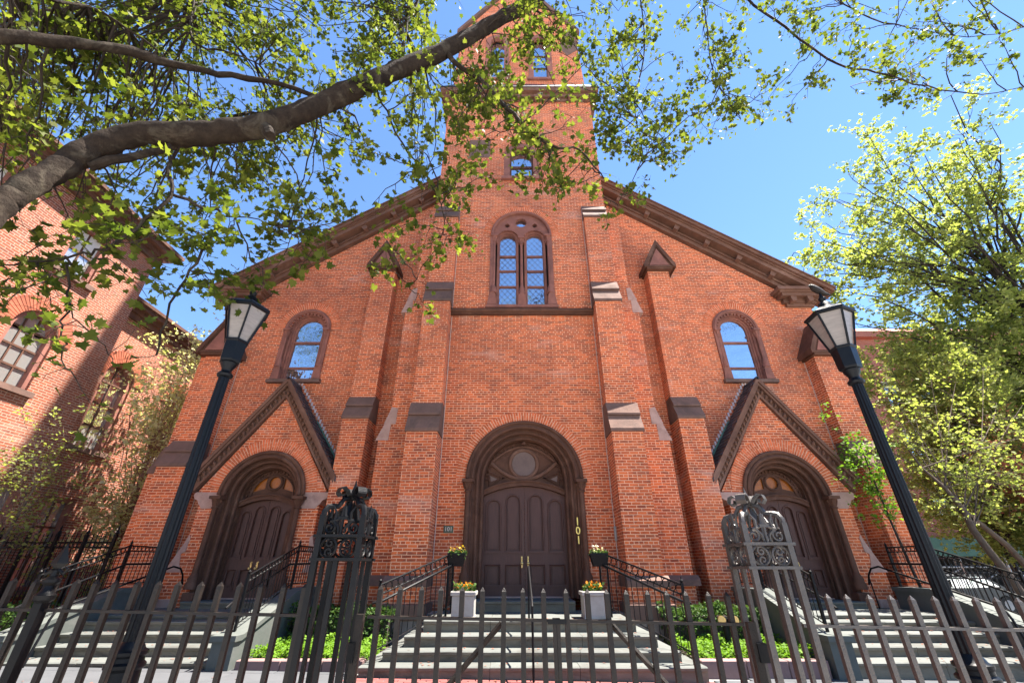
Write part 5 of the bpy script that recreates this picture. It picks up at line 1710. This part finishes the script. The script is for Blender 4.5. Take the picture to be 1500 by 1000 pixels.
# parked cars glimpsed through the railings
def make_car(x, y, mat, label):
    c = empty('parked_car', (x, y, ground_z(x) - 0.09))
    side = [(-2.2, 0.32), (-2.22, 0.62), (-2.1, 0.82), (-1.35, 0.90), (-0.75, 1.38), (0.75, 1.42), (1.5, 0.96), (2.1, 0.86), (2.22, 0.6), (2.2, 0.32), (1.75, 0.30), (1.65, 0.55), (1.35, 0.68), (1.05, 0.55), (0.95, 0.28), (-0.95, 0.28), (-1.05, 0.55), (-1.35, 0.68), (-1.65, 0.55), (-1.75, 0.30)]
    B().plate(side, (), -0.85, 0.85).ob('body', mat, c)
    gl = B().plate([(-1.18, 0.93), (-0.70, 1.32), (-0.02, 1.35), (-0.02, 0.93)], (), -0.858, 0.858).ob('window', M['glass'], c)
    gl = B().plate([(0.04, 0.93), (0.04, 1.35), (0.70, 1.35), (1.30, 0.97)], (), -0.858, 0.858).ob('window', M['glass'], c)
    wm = B().tube([(0, -0.11, 0), (0, 0.11, 0)], 0.31, 18).me('tyre', M['rubber'])
    rm_ = B().tube([(0, -0.115, 0), (0, 0.115, 0)], 0.19, 10).me('rim', M['steel'])
    for wx in (-1.35, 1.35):
        for wy in (-0.76, 0.76):
            t = inst('wheel', wm, c, (wx, wy, 0.31))
            inst('rim', rm_, t)
    for wy in (-0.6, 0.6):
        B().box(2.15, 2.24, wy - 0.18, wy + 0.18, 0.58, 0.72).ob('headlight', M['lampglass'], c)
        B().box(-2.24, -2.15, wy - 0.18, wy + 0.18, 0.58, 0.72).ob('tail_light', M['petal_o'], c)
    tag(c, label, 'car')


make_car(19.3, 21.5, M['car_w'], 'dark grey parked car nearer the church, seen through the right railings')
make_car(24.4, 21.7, M['car_d'], 'dark blue parked car at the right edge behind the railings')


# ---------------------------------------------------------------- yard fences beside the church
def yard_fence(label, pts, h, n, z0):
    f = empty('yard_fence', (0, 0, 0))
    tag(f, label, 'fence')
    (xa, ya), (xb, yb) = pts
    pk = B()
    pk.tube([(0, 0, 0), (0, 0, h)], 0.010, 5)
    pk.add([(0, 0, h + 0.10), (-0.022, 0, h + 0.015), (0, 0.008, h + 0.015), (0.022, 0, h + 0.015), (0, -0.008, h + 0.015), (0, 0, h - 0.02)],
           [(0, 1, 4), (0, 4, 3), (0, 3, 2), (0, 2, 1), (5, 4, 1), (5, 3, 4), (5, 2, 3), (5, 1, 2)])
    pm = pk.me('picket', M['iron'])
    rm = ringme(0.045, 0.008, M['iron'])
    rz = math.atan2(yb - ya, xb - xa)
    for k in range(n):
        t = (k + 0.5) / n
        inst('picket', pm, f, (xa + (xb - xa) * t, ya + (yb - ya) * t, z0))
        inst('ring', rm, f, (xa + (xb - xa) * (t + 0.5 / n), ya + (yb - ya) * (t + 0.5 / n), z0 + h - 0.18), (0, 0, rz))
    for zz in (h - 0.12, h - 0.24, 0.12):
        B().tube([(xa, ya, z0 + zz), (xb, yb, z0 + zz)], 0.013, 5).ob('rail', M['iron'], f)
    pb = B()
    pb.box(-0.025, 0.025, -0.025, 0.025, 0, h + 0.05)
    pb.lathe([(0.02, h + 0.05), (0.04, h + 0.08), (0.03, h + 0.12), (0.01, h + 0.15), (0.022, h + 0.18), (0.002, h + 0.28)], 0, 0, 8)
    pm2 = pb.me('post', M['iron'])
    for t in (0, 0.25, 0.5, 0.75, 1.0):
        inst('post', pm2, f, (xa + (xb - xa) * t, ya + (yb - ya) * t, z0))
    return f


yard_fence('tall spear-topped iron fence between the church and the left house', ((-12.45, 11.30), (-9.62, 11.30)), 1.85, 28, 0.25)
yard_fence('spear-topped iron fence running right from the church corner', ((10.20, 11.6), (16.5, 11.6)), 1.45, 48, 0.0)

# left corner: box hedge and planter at the foot of the cheek wall
he = empty('hedge', (-10.45, 9.5, 0.1))
tag(he, 'low box hedge behind the fence at the far left', 'hedge')
n = 9000
pts = np.stack([rgn.uniform(-1.6, 1.5, n), rgn.uniform(-0.4, 0.4, n), rgn.uniform(0.0, 0.72, n)], 1)
keep = (np.abs(pts[:, 1]) > 0.25) | (pts[:, 2] > 0.55) | (pts[:, 0] > 1.35)
scatter_leaves('hedge_foliage', M['leaf_h'], he, pts[keep], 0.06, 61, up=0.2)
B().box(-1.5, 1.4, -0.22, 0.22, 0.0, 0.55).ob('hedge_core', M['soil'], he)
pl = empty('planter', (-8.62, 8.05, ground_z(-8.6)))
b = B()
b.cbox(-0.23, 0.23, -0.23, 0.23, 0.02, 0.40, 0.008)
b.cbox(-0.26, 0.26, -0.26, 0.26, 0.40, 0.47, 0.01)
b.ob('tub', M['whitepaint'], pl)
pts = np.stack([rgn.uniform(-0.2, 0.2, 160), rgn.uniform(-0.2, 0.2, 160), rgn.uniform(0.46, 0.60, 160)], 1)
scatter_leaves('foliage', M['leaf_h'], pl, pts, 0.06, 127, up=0.3)
pts = np.stack([rgn.uniform(-0.05, 0.22, 40), rgn.uniform(-0.18, 0.18, 40), rgn.uniform(0.56, 0.70, 40)], 1)
scatter_leaves('flowers', M['petal_o'], pl, pts, 0.06, 128, up=0.1)
tag(pl, 'white planter with orange flowers at the foot of the far left cheek wall', 'planter')
# earth behind the yard fences
tag(B().box(-12.5, -8.35, 9.0, 30, -0.3, 0.12).ob('left_yard', M['soil']), kind='structure')
tag(B().box(10.0, 46, 11.0, 18.6, -0.4, -0.1).ob('right_yard', M['soil']), kind='structure')
tag(B().box(10.0, 60, 18.6, 29.9, -0.45, -0.22).ob('side_road', M['asphalt']), kind='structure')

# ================================================================== TREES
PLANE = []
half = [(0.10, 0.02), (0.34, -0.06), (0.30, 0.10), (0.55, 0.22), (0.36, 0.33), (0.50, 0.62), (0.22, 0.60), (0.0, 1.0)]
PLANE = [(x, y, 0.45 * x * x - 0.22 * y * y) for x, y in half] + [(-x, y, 0.45 * x * x - 0.22 * y * y) for x, y in reversed(half[:-1])]
PLANE = np.array(PLANE)
PLANE_F = (tuple(range(len(PLANE))),)
SMALL = np.array([(0, 0, 0), (0.36, 0.35, 0.07), (0.20, 0.62, 0.03), (0, 1.0, -0.04), (-0.20, 0.62, 0.03), (-0.36, 0.35, 0.07)])
SMALL_F = ((0, 1, 2, 3, 4, 5),)


def bez(p0, p1, p2, n):
    return [p0 * (1 - t) ** 2 + p1 * 2 * t * (1 - t) + p2 * t * t for t in [i / (n - 1) for i in range(n)]]


def rv(rg, s=1.0): return Vector((rg.gauss(0, s), rg.gauss(0, s), rg.gauss(0, s)))


def spray(tw, leaves, p, d, L, r, rg, lvl, nl, droop=0.15, jit=0.35, first=1):
    """a twig that wanders, forks and carries leaves"""
    n = 5
    pts = [p.copy()]
    d = d.normalized()
    for i in range(n):
        d = (d + rv(rg, jit * 0.5) + Vector((0, 0, -droop * 0.3))).normalized()
        p = p + d * (L / n)
        pts.append(p.copy())
        if i >= first:
            for _ in range(nl):
                leaves.append(p + rv(rg, 0.045 * (1 + L * 0.4)))
        if lvl > 0 and i in (1, 2, 3):
            spray(tw, leaves, p, (d + rv(rg, 0.75)), L * rg.uniform(0.45, 0.7), r * 0.6, rg, lvl - 1, nl, droop, jit, 0)
    tw.tube(pts, [r * (1 - 0.75 * i / n) for i in range(n + 1)], 4, caps=False)


def finish_leaves(tree, leaves, size, mat, seed, tmpl, tf, singles=0, mat_o=None, up=0.35):
    L = np.array([tuple(p) for p in leaves])
    if singles:
        c = np.array([0, 0, EYE])
        d = np.linalg.norm(L - c, axis=1)
        # keep to those inside the picture
        rel = L - c
        fw = rel[:, 1] * CP + rel[:, 2] * SP
        upv = -rel[:, 1] * SP + rel[:, 2] * CP
        px = FPX * rel[:, 0] / np.maximum(fw, 0.01)
        py = FPX * upv / np.maximum(fw, 0.01)
        vis = (fw > 0.2) & (np.abs(px) < 745) & (np.abs(py) < 495)
        d = np.where(vis, d, 1e9)
        idx = np.argsort(d)[:singles]
        m = bpy.data.meshes.new('leaf')
        m.from_pydata([tuple(v) for v in tmpl], [], [tuple(f) for f in tf])
        m.materials.append(mat_o)
        rg = random.Random(seed)
        for i in idx:
            s = size * rg.uniform(0.7, 1.5)
            inst('leaf', m, tree, tuple(L[i]), (rg.gauss(0, 0.6), rg.gauss(0, 0.6), rg.uniform(0, 2 * PI)), (s, s, s))
        mask = np.ones(len(L), bool)
        mask[idx] = False
        L = L[mask]
    scatter_leaves('foliage', mat, tree, L, size, seed, tmpl, tf, up=up)


# ---------------------------------------------------------------- the plane tree that overhangs the picture
rg = random.Random(21)
pt = empty('plane_tree', (0, 0, 0))
tag(pt, 'large plane tree at left, its thick limb and leafy branches arching overhead', 'tree')
tb = at(-60, 330, 2.6)
trunk = [Vector((-5.0, 2.0, -0.1)), Vector((-4.96, 2.05, 0.5)), Vector((-4.95, 2.1, 1.8)), Vector((-4.9, 2.2, 3.0)), Vector((-5.0, 2.15, 4.2)), Vector((-5.7, 1.8, 6.0)), Vector((-6.2, 1.3, 8.5)), Vector((-6.4, 1.1, 11.0))]
B().tube(trunk, [0.46, 0.36, 0.32, 0.32, 0.30, 0.24, 0.16, 0.06], 14).ob('trunk', M['bark'], pt, True)
tw = B()
leaves = []
LIMBS = []


def limb(pix, r0, r1, start=None, n=9, jitter=0.012, prof=None):
    pts = [at(*q) for q in pix]
    if start is not None: pts = [start] + pts
    # smooth a little (Catmull-Rom)
    out = []
    for i in range(len(pts) - 1):
        p0, p1, p2, p3 = pts[max(i - 1, 0)], pts[i], pts[i + 1], pts[min(i + 2, len(pts) - 1)]
        sub = 8 if prof else 4
        for k in range(sub):
            t = k / sub
            out.append(0.5 * ((2 * p1) + (p2 - p0) * t + (2 * p0 - 5 * p1 + 4 * p2 - p3) * t * t + (3 * p1 - p0 - 3 * p2 + p3) * t ** 3))
    out.append(pts[-1])
    m = len(out)
    rs = []
    for i in range(m):
        t = i / (m - 1)
        base_r = r0 + (r1 - r0) * t
        if prof:
            f = t * (len(prof) - 1)
            k = min(int(f), len(prof) - 2)
            base_r = prof[k] + (prof[k + 1] - prof[k]) * (f - k)
        rs.append(base_r * (1 + rg.uniform(-0.07, 0.07)))
        if 0 < i < m - 1: out[i] = out[i] + rv(rg, jitter)
    o = B().tube(out, rs, n).ob('limb', M['bark'], pt, True)
    if r0 > 0.06:
        from mathutils import noise as mnoise
        for v in o.data.vertices:      # knots and flaking bark
            f = mnoise.noise(v.co * 3.0) * 0.018 + mnoise.noise(v.co * 9.0) * 0.009 + mnoise.noise(v.co * 22.0) * 0.004
            v.co += v.normal * f
    LIMBS.append((out, rs))
    return out


A = limb([(-60, 335, 2.6), (0, 300, 2.7), (60, 262, 2.8), (120, 226, 2.9), (200, 196, 3.0), (290, 196, 3.15), (390, 183, 3.3), (480, 148, 3.5), (570, 108, 3.7), (650, 75, 3.9), (720, 35, 4.1), (790, -5, 4.3), (880, -70, 4.6), (1010, -130, 5.0), (1150, -170, 5.6)], 0.14, 0.055, Vector((-4.88, 2.22, 3.5)), 26, 0.005, [0.15, 0.115, 0.108, 0.112, 0.12, 0.13, 0.135, 0.135, 0.132, 0.13, 0.125, 0.115, 0.10, 0.075, 0.05])
# broken stub on the limb
B().tube([at(385, 184, 3.3), at(392, 192, 3.26), at(396, 200, 3.22)], [0.09, 0.075, 0.06], 8).ob('limb_stub', M['bark'], pt, True)
Bl = limb([(-60, 54, 2.15), (40, 57, 2.35), (170, 70, 2.7), (250, 93, 3.0), (340, 112, 3.3), (430, 128, 3.6), (520, 170, 4.0)], 0.085, 0.02, Vector((-5.4, 1.95, 5.3)), 10)
Cc = limb([(652, 76, 3.9), (670, 95, 3.93), (715, 128, 3.97), (765, 183, 4.0), (808, 213, 4.05), (850, 222, 4.1), (885, 262, 4.2)], 0.045, 0.008, None, 8)
Dd = limb([(130, 244, 2.95), (200, 226, 3.05), (265, 207, 3.2), (300, 170, 3.4)], 0.05, 0.02, None, 8)
Ee = limb([(248, 212, 3.1), (250, 260, 3.05), (248, 288, 3.0), (205, 330, 3.0), (165, 360, 3.0), (120, 372, 3.0), (40, 384, 3.0), (-20, 392, 3.0)], 0.022, 0.006, None, 6)
E2 = limb([(95, 375, 3.0), (98, 415, 3.0), (96, 470, 3.0), (92, 515, 3.0), (112, 556, 3.02)], 0.011, 0.004, None, 5, 0.02)
E3 = limb([(97, 445, 3.0), (125, 478, 3.0), (150, 500, 3.0), (165, 530, 3.0)], 0.006, 0.003, None, 5, 0.02)
Ff = limb([(250, 284, 3.02), (300, 305, 3.2), (322, 316, 3.25), (298, 370, 3.3), (262, 420, 3.35), (240, 470, 3.4), (229, 520, 3.4)], 0.016, 0.008, None, 6)
F2 = limb([(318, 316, 3.25), (380, 322, 3.5), (430, 345, 3.7)], 0.009, 0.003, None, 5)
Gg = limb([(1040, -60, 5.0), (1090, -5, 4.9), (1150, 40, 4.8), (1180, 64, 4.75), (1226, 94, 4.7), (1286, 106, 4.7), (1358, 128, 4.7), (1440, 138, 4.7), (1500, 128, 4.75)], 0.034, 0.006, at(1010, -130, 5.0), 7)
Hh = limb([(1025, -40, 5.2), (1035, 30, 5.2), (1040, 85, 5.2), (1060, 140, 5.2), (1085, 175, 5.25)], 0.022, 0.005, at(1000, -128, 5.0), 6)
Ii = limb([(930, -30, 5.2), (945, 60, 5.2), (930, 150, 5.15), (940, 230, 5.1), (905, 300, 5.0)], 0.022, 0.004, at(895, -80, 4.65), 6)
Jj = limb([(1210, -30, 5.4), (1260, 20, 5.3), (1330, 40, 5.3), (1420, 55, 5.3), (1500, 40, 5.3)], 0.022, 0.005, at(1150, -170, 5.6), 6)
Kk = limb([(560, 150, 3.9), (590, 210, 4.2), (625, 260, 4.5), (650, 315, 4.7), (640, 360, 4.8), (600, 420, 4.9)], 0.018, 0.004, at(545, 122, 3.62), 6)
Ll = limb([(640, -40, 4.6), (600, 30, 4.4), (590, 90, 4.2)], 0.03, 0.012, at(700, -60, 5.4), 6)
Mm = limb([(285, -20, 3.9), (283, 60, 3.6), (330, 75, 3.9), (380, 95, 4.2)], 0.022, 0.010, at(300, -120, 4.4), 6)
Nn = limb([(-40, -30, 2.3), (60, -5, 2.7), (150, 20, 3.1), (230, 74, 3.5), (300, 150, 4.0)], 0.030, 0.01, Vector((-5.8, 1.75, 6.2)), 7)
Oo = limb([(480, 148, 3.5), (440, 165, 3.9), (380, 165, 4.3), (350, 168, 4.6)], 0.025, 0.01, None, 6)

# branchlets reach from the nearest limb towards the places where the foliage hangs
targets = []
for _ in range(430):
    x = rg.uniform(-40, 640) if rg.random() < 0.88 else rg.uniform(640, 900)
    top = 300 if x < 460 else (250 if x < 600 else 320)
    y = rg.uniform(-90, 1) if rg.random() < 0.25 else rg.uniform(-20, top) * rg.uniform(0.55, 1.0)
    targets.append((x, y, rg.uniform(3.4, 6.6)))
for _ in range(46):
    targets.append((rg.uniform(120, 560), rg.uniform(215, 350), rg.uniform(3.8, 5.6)))
for _ in range(26):
    targets.append((rg.uniform(-30, 120), rg.uniform(20, 330), rg.uniform(2.9, 4.5)))
for _ in range(40):
    targets.append((rg.uniform(650, 880), rg.uniform(60, 300), rg.uniform(4.0, 5.2)))
for q in [(620, 300, 4.6), (660, 330, 4.7), (655, 350, 4.8), (590, 330, 4.6), (570, 360, 4.7), (545, 300, 4.8), (30, 410, 3.0), (60, 390, 3.05), (10, 440, 2.9), (100, 350, 3.1), (150, 340, 3.1), (190, 400, 3.2), (180, 330, 3.2), (330, 340, 3.3), (350, 400, 3.6), (390, 340, 3.6), (420, 370, 3.8), (280, 350, 3.2), (440, 330, 3.8), (400, 430, 3.9), (455, 378, 4.0), (225, 350, 3.1), (310, 400, 3.4), (620, 440, 4.9), (580, 400, 4.8)]:
    targets.append(q)
for _ in range(95):
    x = rg.uniform(870, 1480)
    mx = 290 if x < 940 else (235 if x < 1060 else (170 if x < 1200 else 150))
    targets.append((x, rg.uniform(-60, mx), rg.uniform(4.3, 6.2)))
for _ in range(26):
    x = rg.uniform(860, 1110)
    targets.append((x, rg.uniform(60, 300 - (x - 860) * 0.35), rg.uniform(4.4, 5.6)))
nodes = [(p, r) for out, rs in LIMBS for p, r in zip(out[2:], rs[2:])]
for q in targets:
    T = at(*q)
    if T.z > 15: continue
    best = sorted(nodes, key=lambda n: (n[0] - T).length + rg.uniform(0, 0.5))[:3]
    S = rg.choice(best)[0]
    dv = T - S
    L = dv.length
    if L < 0.05: dv = rv(rg, 0.2)
    mid = S + dv * 0.5 + rv(rg, 0.10 * min(L, 2.0)) + Vector((0, 0, 0.08 * L))
    pts = bez(S, mid, T, 7)
    for i in range(1, 6): pts[i] = pts[i] + rv(rg, 0.02)
    r = 0.005 + 0.0055 * min(L, 2.5)
    tw.tube(pts, [r * (1 - 0.10 * i) for i in range(7)], 5, caps=False)
    for i in range(2, 7):
        if rg.random() < 0.75:
            spray(tw, leaves, pts[i], (dv.normalized() * 0.5 + rv(rg, 0.7)), rg.uniform(0.22, 0.5), 0.005, rg, 1 if rg.random() < 0.5 else 0, 1)
for out, rs in LIMBS:
    for i in range(3, len(out)):
        if rs[i] < 0.03 and rg.random() < 0.6:
            spray(tw, leaves, out[i], rv(rg, 1.0) + Vector((0, 0, -0.2)), rg.uniform(0.18, 0.4), 0.004, rg, 0, 1)
# upper crown above the picture, where only its shade is felt
for _ in range(90):
    a = rg.uniform(0, 2 * PI)
    T = Vector((-5.3 + rg.uniform(-3.5, 4.0), 1.2 + rg.uniform(-3.5, 1.6), rg.uniform(9.5, 13.5)))
    S = Vector((-6.1, 1.4, rg.uniform(6.5, 10.5)))
    pts = bez(S, (S + T) / 2 + Vector((0, 0, 0.5)), T, 6)
    tw.tube(pts, [0.04, 0.035, 0.03, 0.022, 0.015, 0.008], 5, caps=False)
    for i in range(3, 6):
        spray(tw, leaves, pts[i], rv(rg, 1.0), rg.uniform(0.5, 0.9), 0.007, rg, 1, 2)
tag(tw.ob('twigs', M['bark_d'], pt, fix=False), kind='stuff')
NL = len(leaves)
finish_leaves(pt, leaves, 0.074, M['leaf'], 5, PLANE, PLANE_F, 300, M['leaf_o'], up=0.3)


def gen_tree(name, label, base, top, center, radii, n_limb, n_twig, twl, nl, size, leafm, bark, tmpl, tf, seed, r0=0.2, lvl=1, jit=0.4, shell=(0.35, 1.0), up=0.35, tfrac=(0.35, 1.0), cat='tree', extra=None, leafp=1.0):
    rg = random.Random(seed)
    t = empty(name, base)
    tag(t, label, cat)
    base = Vector(base)
    top = Vector(top) - base
    cen = Vector(center) - base
    mid = top * 0.5 + Vector((rg.gauss(0, 0.12), rg.gauss(0, 0.12), 0)) * top.length * 0.3
    tp = bez(Vector((0, 0, -0.1)), mid, top, 10)
    B().tube(tp, [r0 * (1.25 - 0.95 * (i / 9) ** 0.8) for i in range(10)], 10).ob('trunk', bark, t, True)
    tw = B()
    leaves = []
    for k in range(n_limb):
        while True:
            u = rv(rg)
            u.normalize()
            f = rg.uniform(*shell) ** 0.5
            T = cen + Vector((u.x * radii[0], u.y * radii[1], u.z * radii[2])) * f
            if T.z > 0.3: break
        S = tp[int(9 * min(1, max(0.0, rg.uniform(*tfrac))))]
        if S.z > T.z: S = tp[max(3, int(9 * max(0.3, min(1.0, (T.z * 0.8) / max(0.1, top.z)))))] if top.z > 0 else S
        d = T - S
        pts = bez(S, S + d * 0.5 + Vector((0, 0, 0.12 * d.length)) + rv(rg, 0.06 * d.length), T, 8)
        for i in range(2, 7): pts[i] = pts[i] + rv(rg, 0.02 * d.length)
        rr = r0 * 0.09 + 0.014 * r0 * d.length
        tw.tube(pts, [rr * (1 - 0.11 * i) for i in range(8)], 5, caps=False)
        for j in range(n_twig):
            i = rg.randint(2, 7)
            spray(tw, leaves, pts[i], d.normalized() * 0.6 + rv(rg, 0.7), twl * rg.uniform(0.6, 1.4), max(0.004, rr * 0.22), rg, lvl, nl, 0.1, jit)
    o = tw.ob('branches', bark, t, fix=False)
    tag(o, kind='stuff')
    if leafp < 1: leaves = [l for l in leaves if rg.random() < leafp]
    finish_leaves(t, leaves, size, leafm, seed, tmpl, tf, up=up)
    return t


# tall open tree at the right edge
gen_tree('tall_tree', 'tall open-crowned tree in bright new leaf at the right edge', (22.5, 15.5, -0.2), (22.0, 15.5, 15), (21.5, 15.5, 14.5), (8.4, 5.5, 8.6), 110, 9, 1.25, 3, 0.16, M['leaf_y'], M['bark_d'], SMALL, SMALL_F, 31, 0.26, 1, 0.4, (0.25, 1.0))
# denser, lower trees in front of the red building
gen_tree('bushy_tree', 'dense yellow-green tree just right of the church, below the tall tree', (16.2, 15.5, -0.2), (16.4, 15.6, 7.0), (16.6, 15.5, 6.2), (3.3, 3.0, 4.8), 110, 10, 0.7, 3, 0.105, M['leaf_y'], M['bark_d'], SMALL, SMALL_F, 32, 0.11, leafp=0.72)
gen_tree('bushy_tree', 'dense yellow-green tree filling the right edge behind the railings', (20.5, 17.5, -0.2), (20.5, 17.5, 7.5), (20.8, 17.5, 6.6), (4.6, 3.0, 5.6), 120, 10, 0.85, 3, 0.12, M['leaf_y'], M['bark_d'], SMALL, SMALL_F, 33, 0.12, leafp=0.72)
gen_tree('russet_tree', 'small russet-leaved tree low at the right edge', (17.0, 13.2, -0.2), (16.6, 13.2, 4.3), (16.5, 13.2, 4.3), (2.0, 1.6, 1.5), 34, 6, 0.5, 2, 0.08, M['leaf_r'], M['twig_r'], SMALL, SMALL_F, 34, 0.09)
# twin leaning trunks in front of the right railings
lt_ = empty('leaning_tree', tuple(at(1560, 985, 10.0)))
tag(lt_, 'slender tree with two leaning pale trunks at the lower right', 'tree')
o0 = Vector(lt_.location)
ta = [at(1560, 985, 10.0), at(1520, 905, 10.0), at(1480, 845, 10.0), at(1450, 808, 10.05), at(1425, 775, 10.1), at(1412, 748, 10.15), at(1385, 715, 10.3), at(1350, 685, 10.5), at(1325, 650, 10.7)]
tb_ = [at(1575, 960, 10.3), at(1540, 880, 10.4), at(1505, 830, 10.4), at(1475, 798, 10.4), at(1440, 770, 10.3), at(1412, 748, 10.15)]
B().tube([p - o0 for p in ta], [0.085, 0.078, 0.072, 0.068, 0.064, 0.058, 0.042, 0.028, 0.014], 10).ob('trunk', M['bark_g'], lt_, True)
B().tube([p - o0 for p in tb_], [0.075, 0.068, 0.062, 0.057, 0.05, 0.045], 10).ob('trunk', M['bark_g'], lt_, True)
rg = random.Random(41)
tw = B()
leaves = []
for q in [(1300, 640, 10.8), (1340, 600, 11), (1380, 640, 10.8), (1420, 600, 11), (1470, 640, 11), (1500, 690, 10.8), (1450, 700, 10.6), (1330, 700, 10.8), (1290, 560, 11), (1360, 540, 11.3), (1440, 540, 11.3), (1500, 590, 11), (1480, 740, 10.3), (1470, 690, 10.3), (1500, 640, 10.4), (1530, 720, 10.2), (1410, 680, 10.8), (1310, 600, 11), (1400, 560, 11.2), (1460, 590, 11)]:
    T = at(*q)
    S = rg.choice(ta[4:8])
    d = T - S
    pts = bez(S, S + d * 0.5 + rv(rg, 0.15), T, 7)
    tw.tube([p - o0 for p in pts], [0.018, 0.015, 0.013, 0.011, 0.009, 0.007, 0.004], 5, caps=False)
    for j in range(11):
        spray(tw, leaves, rg.choice(pts[2:]) - o0, d.normalized() * 0.4 + rv(rg, 0.8), rg.uniform(0.3, 0.7), 0.006, rg, 1, 1, 0.0, 0.5)
tag(tw.ob('branches', M['bark_g'], lt_, fix=False), kind='stuff')
leaves = [l for l in leaves if rg.random() < 0.65]
finish_leaves(lt_, leaves, 0.085, M['leaf_y'], 44, SMALL, SMALL_F, up=0.3)
# climber by the right corner buttress
gen_tree('climbing_shrub', 'slim green shrub climbing beside the right porch arch', (8.95, 10.55, 0.0), (8.75, 10.6, 4.2), (8.55, 10.6, 4.0), (0.62, 0.4, 1.45), 20, 5, 0.30, 3, 0.085, M['leaf_g'], M['bark_d'], SMALL, SMALL_F, 35, 0.035, 0, cat='shrub', leafp=0.8)
# pale flowering tree between the church and the left house
gen_tree('flowering_tree', 'pale flowering tree with russet twigs between the left house and church', (-11.0, 13.2, 0.1), (-11.2, 13.0, 5.5), (-11.15, 13.0, 5.2), (1.5, 1.4, 4.6), 75, 8, 0.65, 1, 0.10, M['leaf_p'], M['twig_r'], SMALL, SMALL_F, 36, 0.10, 1, 0.5, leafp=0.8)
gen_tree('young_tree', 'young tree in pale leaf in front of the sunlit left house', (-11.4, 10.4, 0.1), (-11.3, 10.5, 3.6), (-11.3, 10.5, 3.4), (1.0, 0.9, 2.1), 30, 5, 0.5, 1, 0.07, M['leaf_y'], M['bark_g'], SMALL, SMALL_F, 37, 0.05, 1, 0.5, leafp=0.55)
for k, (x, y, h, lab) in enumerate(((-10.3, 12.1, 1.1, 'low shrub in fresh leaf behind the yard fence, next to the church'), (-11.7, 12.2, 1.3, 'low shrub in fresh leaf behind the yard fence, next to the left house'))):
    gen_tree('shrub', lab, (x, y, 0.1), (x, y, h * 0.7), (x, y, h * 0.75), (0.6, 0.45, h * 0.6), 26, 5, 0.25, 2, 0.06, M['leaf_y'], M['bark_g'], SMALL, SMALL_F, 60 + k, 0.03, 0, cat='shrub', leafp=0.8)

# a little litter: last year's leaves and twigs on steps and pavement
n = 260
px_ = rgn.uniform(-8, 8.5, n)
py_ = rgn.uniform(5.0, 7.7, n)
pz_ = np.array([ground_z(x) for x in px_]) + 0.006
lit = np.stack([px_, py_, pz_], 1)
for (yf, z, hw) in ((7.78, 0.162, 2.4), (8.14, 0.300, 2.2), (8.5, 0.462, 2.0), (8.95, 0.633, 1.8)):
    m_ = 26
    lit = np.concatenate([lit, np.stack([CX + rgn.uniform(-hw, hw, m_), yf + rgn.uniform(0.02, 0.28, m_), np.full(m_, z)], 1)], 0)
for s_ in (-1, 1):
    for (yf, z) in ((8.22, 0.148), (8.66, 0.288), (9.03, 0.428), (9.4, 0.573)):
        m_ = 18
        lit = np.concatenate([lit, np.stack([CX + s_ * XP + rgn.uniform(-1.5, 1.5, m_), yf + rgn.uniform(0.02, 0.28, m_), np.full(m_, z)], 1)], 0)
lo_ = scatter_leaves('leaf_litter', M['leaf_r'], None, lit, 0.045, 201, SMALL, SMALL_F, up=3.0)
tag(lo_, 'scattered dry leaves on the steps and pavement', 'leaf litter', kind='stuff')

GROUPS = {'stone_steps': 'stone steps up to the church doors', 'stair_railing': 'iron ring railings on the steps', 'handrail': 'plain iron handrails on the steps', 'flower_box': 'flower boxes on the central railings',
          'planter': 'white planters with orange flowers', 'hedge': 'clipped hedges in the beds', 'ground_cover': 'ground cover beds', 'iron_fence': 'front picket fence lengths', 'iron_gate': 'pair of gate leaves',
          'gate_pillar': 'pair of iron gate pillars', 'street_lamp': 'street lamps in front of the porches', 'brick_house': 'brick houses on the left', 'parked_car': 'cars parked behind the right railings',
          'yard_fence': 'spear-topped yard fences', 'bushy_tree': 'dense trees right of the church', 'shrub': 'shrubs behind the left yard fence'}
for o in COL.objects:
    if o.parent is None and o.name.split('.')[0] in GROUPS and 'category' in o:
        o['group'] = GROUPS[o.name.split('.')[0]]
